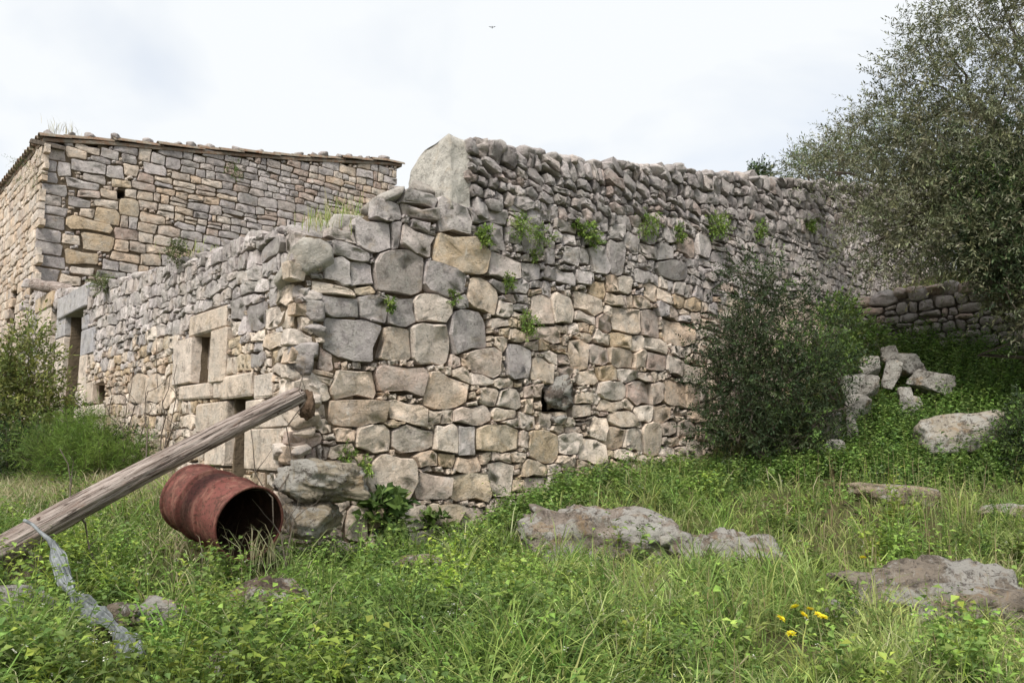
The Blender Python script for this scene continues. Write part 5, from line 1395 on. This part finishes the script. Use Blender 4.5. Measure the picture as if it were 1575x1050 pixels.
# bare twigs standing before the side wall
def bare_shoots(label, base_px, tips, Y, r0=0.008):
    base = on_ground(*base_px, Y); t = thing('bare_sapling', label, 'sapling', tuple(base), 'bare saplings along the side wall')
    for i, (x, y) in enumerate(tips):
        tip = at(x, y, Y + random.uniform(-0.15, 0.15)); P = curve(np.array(base) + RNG.normal(0, 0.04, 3) * np.array([1, 1, 0]), tip, 0.09, 9, i + int(x)); g = [limb(P, r0, 0.003, 6)]
        for q in range(5):
            s = P[2 + q]; e = s + RNG.normal(0, 0.07, 3) + np.array([0, 0, 0.12]); g.append(limb(curve(s, e, 0.1, 4, q), 0.0035, 0.0012, 4))
        v, tt, _ = join_geo(g); link('stem', tri_mesh('stem', v, tt, None, M['bark'], True), t)
bare_shoots('clump of thin bare saplings before the side wall, nearest the window', (235, 735), [(241, 530), (262, 575), (268, 650), (272, 560)], 7.3)
bare_shoots('clump of thin bare saplings left of the window clump', (200, 735), [(168, 590), (204, 570), (193, 615), (228, 600)], 7.6)
bare_shoots('single dark leaning twig rising beside the fallen pole', (165, 850), [(92, 690)], 4.9, 0.006)
bare_shoots('dark thorny twig arching from the boulder to the pole end', (450, 770), [(386, 660), (470, 560)], 5.2, 0.006)

# small plants rooted in the joints of the walls
def wall_weed(plane, px, py, size, label, n=None, pal=G_BRIGHT, up=0.2, wleaf=0.5, ll=0.027):
    u, v = plane.uv(px, py); c = plane.pt(u, v, 0.05 + size * 0.3)
    t = thing('wall_weed', label, 'plant', tuple(plane.pt(u, v, 0.02)), 'weeds rooted in the wall joints')
    n = n or int(75 * (size / 0.1) ** 1.6)
    dr_ = random.uniform(0.1, 0.7); lf, tw = sprigs(c - np.array([0, 0, size * 0.4 * dr_]), (size * random.uniform(0.7, 1.1), size * 0.5, size * random.uniform(0.7, 1.2)), n, 8, ll * random.uniform(0.8, 1.2), wleaf * random.uniform(0.6, 1.1), [tuple(np.array(q) * random.uniform(0.6, 1.0)) for q in pal], up=up, droop=dr_, slen=size * 0.7, narrow=False)
    link('foliage', tri_mesh('foliage', *join_geo([lf, tw]), M['leaf']), t)
    lm = [limb(curve(plane.pt(u, v, -0.02), c + RNG.normal(0, size * 0.4, 3), 0.1, 4, i), 0.004, 0.0015, 4) for i in range(5)]
    v_, t_, _ = join_geo(lm); link('stem', tri_mesh('stem', v_, t_, None, M['bark'], True), t)
for px, py, s, lab in [
    (737, 363, 0.085, 'green weed on the wall right beside the big ochre block'), (790, 350, 0.12, 'bushy green weed under the parapet, second from the pier'), (826, 364, 0.10, 'green weed under the parapet, third from the pier'),
    (814, 392, 0.07, 'small green weed hanging just below the third one under the parapet'), (894, 354, 0.09, 'green weed under the parapet about a third along the wall'), (907, 371, 0.08, 'small green weed hanging below and right of the one above it'),
    (986, 338, 0.13, 'bright green weed at the foot of the parapet, midway along the wall'), (1037, 358, 0.08, 'thin green weed right of the bright one midway along the wall'), (1092, 348, 0.15, 'bright green weed at the foot of the parapet nearest the dark bush'),
    (776, 432, 0.06, 'tiny green weed beside the pale hexagonal stone'), (803, 493, 0.11, 'upright green weed in the middle of the long wall above the cavity'), (593, 466, 0.05, 'tiny green weed left of centre under the big grey corner stone'),
    (690, 460, 0.055, 'tiny green tuft below and left of the pale hexagonal stone'), (527, 694, 0.06, 'small green weed on the wall just above the foot boulder'), (556, 712, 0.06, 'small green weed right of the foot boulder on the wall'),
    (1240, 346, 0.10, 'green weed at the foot of the parapet near the olive branches'), (1160, 350, 0.10, 'dull green weed on the parapet line above the dark bush'), (880, 345, 0.05, 'faint green tuft on the parapet line at a third of its length')]:
    wall_weed(W_FRONT, px, py, s, lab)
wall_weed(W_FRONT, 583, 782, 0.15, 'broad leaved dark green weed at the wall foot right of the boulders', 40, G_MID + [(0.06, 0.12, 0.03)], wleaf=0.75, ll=0.09)
wall_weed(W_FRONT, 660, 802, 0.10, 'green weed at the wall foot right of the broad leaved one', 34, G_MID, wleaf=0.6, ll=0.05)
wall_weed(W_SIDE, 285, 388, 0.10, 'pale green weed on top of the side wall above the window', None, [(0.17, 0.21, 0.09)])
wall_weed(W_SIDE, 170, 436, 0.12, 'pale green weed on top of the side wall near the farmhouse', None, [(0.17, 0.21, 0.09)])
wall_weed(W_GABLE, 358, 258, 0.16, 'green creeper hanging down the farmhouse gable', 40, G_MID)
wall_weed(W_FACADE, 60, 262, 0.3, 'green creeper under the eave at the farmhouse corner', 80, G_MID)

def grass_tuft(label, base, n, h, spread, pal, w=0.006, bend=(0.05, 0.5)):
    t = thing('grass_tuft', label, 'grass', tuple(base), 'grass tufts on the masonry')
    P = np.asarray(base) + RNG.normal(0, spread, (n, 3)) * np.array([1, 1, 0.1])
    o = link('blades', tri_mesh('blades', *blades_geo(P, RNG.uniform(0.5, 1.0, n) * h, w, 0.0, RNG.uniform(*bend, n), tint(pal, n)), M['grass']), t); o['kind'] = 'stuff'
q = W_FRONT.pt(*W_FRONT.uv(535, 350, -0.4), -0.4); grass_tuft('tall pale grass tuft on the ruined wall corner beside the leaning slab', q, 110, 0.34, 0.08, G_YELL + G_STRAW)
q = W_SIDE.pt(*W_SIDE.uv(490, 350, -0.1), -0.1); grass_tuft('yellowish grass tuft behind the corner boulder', q, 60, 0.2, 0.08, G_YELL + G_STRAW[:1])
q = W_SIDE.pt(*W_SIDE.uv(300, 396, -0.1), -0.1); grass_tuft('low grass along the top of the side wall above the window', q, 70, 0.16, 0.16, G_YELL + G_STRAW[:1])
q = W_GABLE.pt(*W_GABLE.uv(95, 216, -0.1), -0.1); grass_tuft('dry grass tuft sprouting on the roof corner of the farmhouse', q + np.array([0, 0, .1]), 70, 0.28, 0.14, G_STRAW + [(0.14, 0.14, 0.08)])
q = W_FRONT.pt(*W_FRONT.uv(1215, 277, -0.3), -0.3)
grass_tuft('pale dry grass arching out of the barrel mouth', BAR_A + np.array([0.08, -0.10, -0.24]), 60, 0.36, 0.12, [(0.34, 0.33, 0.20), (0.27, 0.29, 0.14)], 0.006, (0.2, 1.0))
grass_tuft('dry arching grass in front of the barrel hiding its lower edge', on_ground(300, 850, 4.85), 130, 0.30, 0.16, [(0.36, 0.35, 0.21), (0.25, 0.28, 0.11)], 0.006, (0.3, 1.0))
grass_tuft('green grass tuft at the hatch under the fallen pole', on_ground(375, 735, 6.15), 160, 0.26, 0.12, G_YELL + G_BRIGHT)
grass_tuft('dry arching grass tuft beside the bottom end of the barrel', on_ground(265, 830, 5.35), 150, 0.34, 0.14, G_STRAW + G_YELL[:1], 0.006, (0.3, 1.0))

# yellow flowers
M['petal'] = leaf_material('yellow_petal', 0.3, 0.6, 0.2)
def flowers():
    spots = [(1224, 956, 3.85), (1247, 951, 3.9), (1259, 967, 3.8), (1237, 977, 3.72), (1202, 986, 3.68), (1268, 988, 3.66), (1218, 1009, 3.52), (1328, 876, 4.75)]
    n = 26; a = np.arange(n) * 2.399; el = 0.15 + 0.9 * np.arange(n) / n
    D = np.stack([np.cos(a) * np.cos(el), np.sin(a) * np.cos(el), np.sin(el)], 1)
    V, T, C = leaves_geo(np.zeros((n, 3)), D, np.tile((0, 0, 1.0), (n, 1)) + D * -0.2, 0.022 - 0.008 * np.arange(n) / n, 0.009, tint([(0.85, 0.78, 0.03), (0.82, 0.72, 0.02)], n, 0.08), simple=True)
    head = tri_mesh('flower_head', V, T, C, M['petal'])
    for i, (x, y, Y) in enumerate(spots):
        top = at(x, y, Y); g = gz1(top[0], top[1])
        top[2] = max(top[2], g + 0.17)
        lab = ['yellow flower second from the top of the flower group', 'topmost yellow flower of the group at the lower right', 'small yellow flower on the right of the group, under the topmost one', 'large yellow flower in the middle of the flower group',
               'leftmost yellow flower of the group', 'large yellow flower at the right of the group, lower one', 'lowest yellow flower of the group', 'single yellow flower alone in the grass above the flower group'][i]
        t = thing('yellow_flower', lab, 'flower', (top[0], top[1], g), None if i == 7 else 'yellow flowers at the lower right')
        o = link('flower_head', head, t, tuple(top)); o.rotation_euler = (0.45 + random.uniform(-0.3, 0.3), random.uniform(-0.3, 0.3), random.uniform(0, 6)); o.scale = (1.15 + 0.25 * random.random(),) * 3
        v, tt = tube_geo(curve((top[0] + 0.02, top[1] + 0.02, g), top, 0.06, 5, i), 0.0022, 5); link('stem', tri_mesh('stem', v, tt, np.tile((0.11, 0.17, 0.05), (len(v), 1)), M['leaf'], True), t)
flowers()

# ---- olive tree on the right ---------------------------------------------------------------------------
def olive():
    base = on_ground(1680, 640, 9.3)
    t = thing('olive_tree', 'large grey green olive tree overhanging the wall at right', 'tree', tuple(base))
    fork = np.array(base) + np.array([-0.1, 0.1, 1.3])
    lm = [limb(curve(np.array(base) - np.array([0, 0, 0.3]), fork, 0.06, 7, 1), 0.26, 0.17, 14)]
    CL = []
    def c(px, py, Y, r, n, ry=None): CL.append((at(px, py, Y), (r, r * 1.0, ry or r * 0.8), n))
    # upper crown with sky gaps
    for a in [(1440, 60, 9.0, .42, 150), (1500, 20, 9.2, .45, 170), (1560, 40, 9.0, .5, 230), (1400, 120, 9.0, .40, 130), (1470, 130, 8.8, .48, 220), (1550, 130, 8.7, .55, 280), (1620, 100, 9.0, .6, 260),
              (1365, 175, 9.2, .36, 120), (1430, 200, 8.9, .45, 220), (1510, 210, 8.6, .5, 280), (1580, 220, 8.6, .5, 280), (1330, 215, 9.6, .34, 110), (1385, 245, 9.2, .42, 190), (1290, 245, 10.2, .34, 120), (1250, 262, 10.6, .26, 70),
              (1455, 270, 8.8, .45, 280), (1540, 290, 8.5, .5, 380), (1600, 310, 8.4, .5, 380), (1400, 300, 9.0, .40, 210), (1345, 300, 9.4, .34, 120), (1415, 60, 9.1, .25, 60), (1540, -40, 9.0, .5, 200), (1630, -20, 9.0, .6, 200),
              # hanging skirt in front of the wall
              (1300, 320, 9.9, .3, 40), (1330, 420, 9.3, .22, 20), (1385, 345, 8.9, .34, 150), (1440, 350, 8.7, .34, 210), (1340, 355, 9.2, .30, 60), (1310, 395, 9.2, .24, 26), (1370, 395, 8.9, .26, 55), (1425, 400, 8.8, .22, 40), (1500, 365, 8.5, .40, 380), (1560, 380, 8.3, .42, 420), (1620, 420, 8.2, .5, 350), (1555, 430, 8.4, .26, 120), (1590, 470, 8.2, .3, 140)]: c(*a)
    lf, tw = [], []
    for i, (p, r, n) in enumerate(CL):
        a, b = sprigs(p, r, int(n * 0.72), 18, 0.056, 0.27, G_OLIVE, up=0.3, droop=0.35 if i > 22 else 0.1, slen=0.38, shell=0.45); lf.append(a); tw.append(b)
    link('crown', tri_mesh('crown', *join_geo(lf + tw), M['olive']), t)
    hubs = [at(1560, 330, 9.1), at(1520, 180, 9.1), at(1600, 150, 9.2), at(1480, 300, 9.1)]
    for i, h in enumerate(hubs): lm.append(limb(curve(fork, h, 0.12, 8, i + 3), 0.11, 0.05, 10))
    for i, (p, r, n) in enumerate(CL):
        h = min(hubs, key=lambda q: np.linalg.norm(q - p)); P = curve(h, p, 0.10, 7, i + 30); lm.append(limb(P, 0.026, 0.006, 6))
        for q in range(2): lm.append(limb(curve(P[4], p + np.clip(RNG.normal(0, 0.4, 3), -0.7, 0.7) * np.array(r), 0.08, 4, i * 5 + q), 0.007, 0.002, 4))
    v, tt, _ = join_geo(lm); link('trunk', tri_mesh('trunk', v, tt, None, M['bark'], True), t)
olive()
# trees and scrub behind the wall
bush('olive_tree', 'smaller olive tree rising behind the far end of the parapet', 'tree', on_ground(1330, 400, 16.0),
     [cl(1290, 245, 15.8, .8, .6, .5, 260), cl(1350, 225, 16, .9, .7, .7, 330), cl(1420, 230, 16, 1.0, .8, .8, 380), cl(1240, 262, 15.6, .6, .5, .35, 170), cl(1500, 260, 16, 1.1, .8, .9, 380), cl(1430, 310, 16, 1.2, .8, .6, 300), cl(1560, 330, 16, 1.2, .8, 1.0, 380)], 0.075, 0.28, G_OLIVE + G_MID[2:], 'olive', k=13, trunk=0.10, slen=0.4)
bush('round_shrub', 'small round dark shrub peeping over the parapet', 'bush', on_ground(1165, 420, 17.5), [cl(1166, 262, 17.5, .22, .2, .16, 60), cl(1172, 272, 17.5, .3, .25, .2, 70)], 0.07, 0.4, G_DARK + G_MID[2:], k=10, trunk=0.02)
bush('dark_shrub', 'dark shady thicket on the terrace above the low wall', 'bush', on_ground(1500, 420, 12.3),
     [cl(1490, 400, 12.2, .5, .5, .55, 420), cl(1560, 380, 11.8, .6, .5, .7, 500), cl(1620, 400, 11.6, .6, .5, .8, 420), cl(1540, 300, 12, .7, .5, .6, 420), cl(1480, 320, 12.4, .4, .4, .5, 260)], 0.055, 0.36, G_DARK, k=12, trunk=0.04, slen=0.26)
bush('grey_scrub', 'low grey brown scrub on top of the terrace wall', 'bush', on_ground(1385, 450, 11.6), [cl(1385, 432, 11.5, .36, .2, .14, 130), cl(1430, 432, 11.4, .2, .2, .12, 60)], 0.035, 0.25, [(0.12, 0.115, 0.085), (0.085, 0.085, 0.06)], k=9, trunk=0.01)
bush('dark_shrub', 'dark shrub at the right edge beside the squared limestone block', 'bush', on_ground(1590, 730, 7.3), [cl(1575, 670, 7.4, .22, .25, .26, 240), cl(1600, 640, 7.4, .25, .25, .25, 200), cl(1585, 700, 7.2, .2, .2, .14, 120)], 0.04, 0.42, G_DARK + G_MID[2:], k=10, trunk=0.012)
bush('added_dark_tree', 'dense dark green tree added at the right edge to darken the shaded foliage under the olive crown', 'tree', on_ground(1690, 660, 8.4),  # added tree: its dark leaf palette puts shade into the right-hand foliage
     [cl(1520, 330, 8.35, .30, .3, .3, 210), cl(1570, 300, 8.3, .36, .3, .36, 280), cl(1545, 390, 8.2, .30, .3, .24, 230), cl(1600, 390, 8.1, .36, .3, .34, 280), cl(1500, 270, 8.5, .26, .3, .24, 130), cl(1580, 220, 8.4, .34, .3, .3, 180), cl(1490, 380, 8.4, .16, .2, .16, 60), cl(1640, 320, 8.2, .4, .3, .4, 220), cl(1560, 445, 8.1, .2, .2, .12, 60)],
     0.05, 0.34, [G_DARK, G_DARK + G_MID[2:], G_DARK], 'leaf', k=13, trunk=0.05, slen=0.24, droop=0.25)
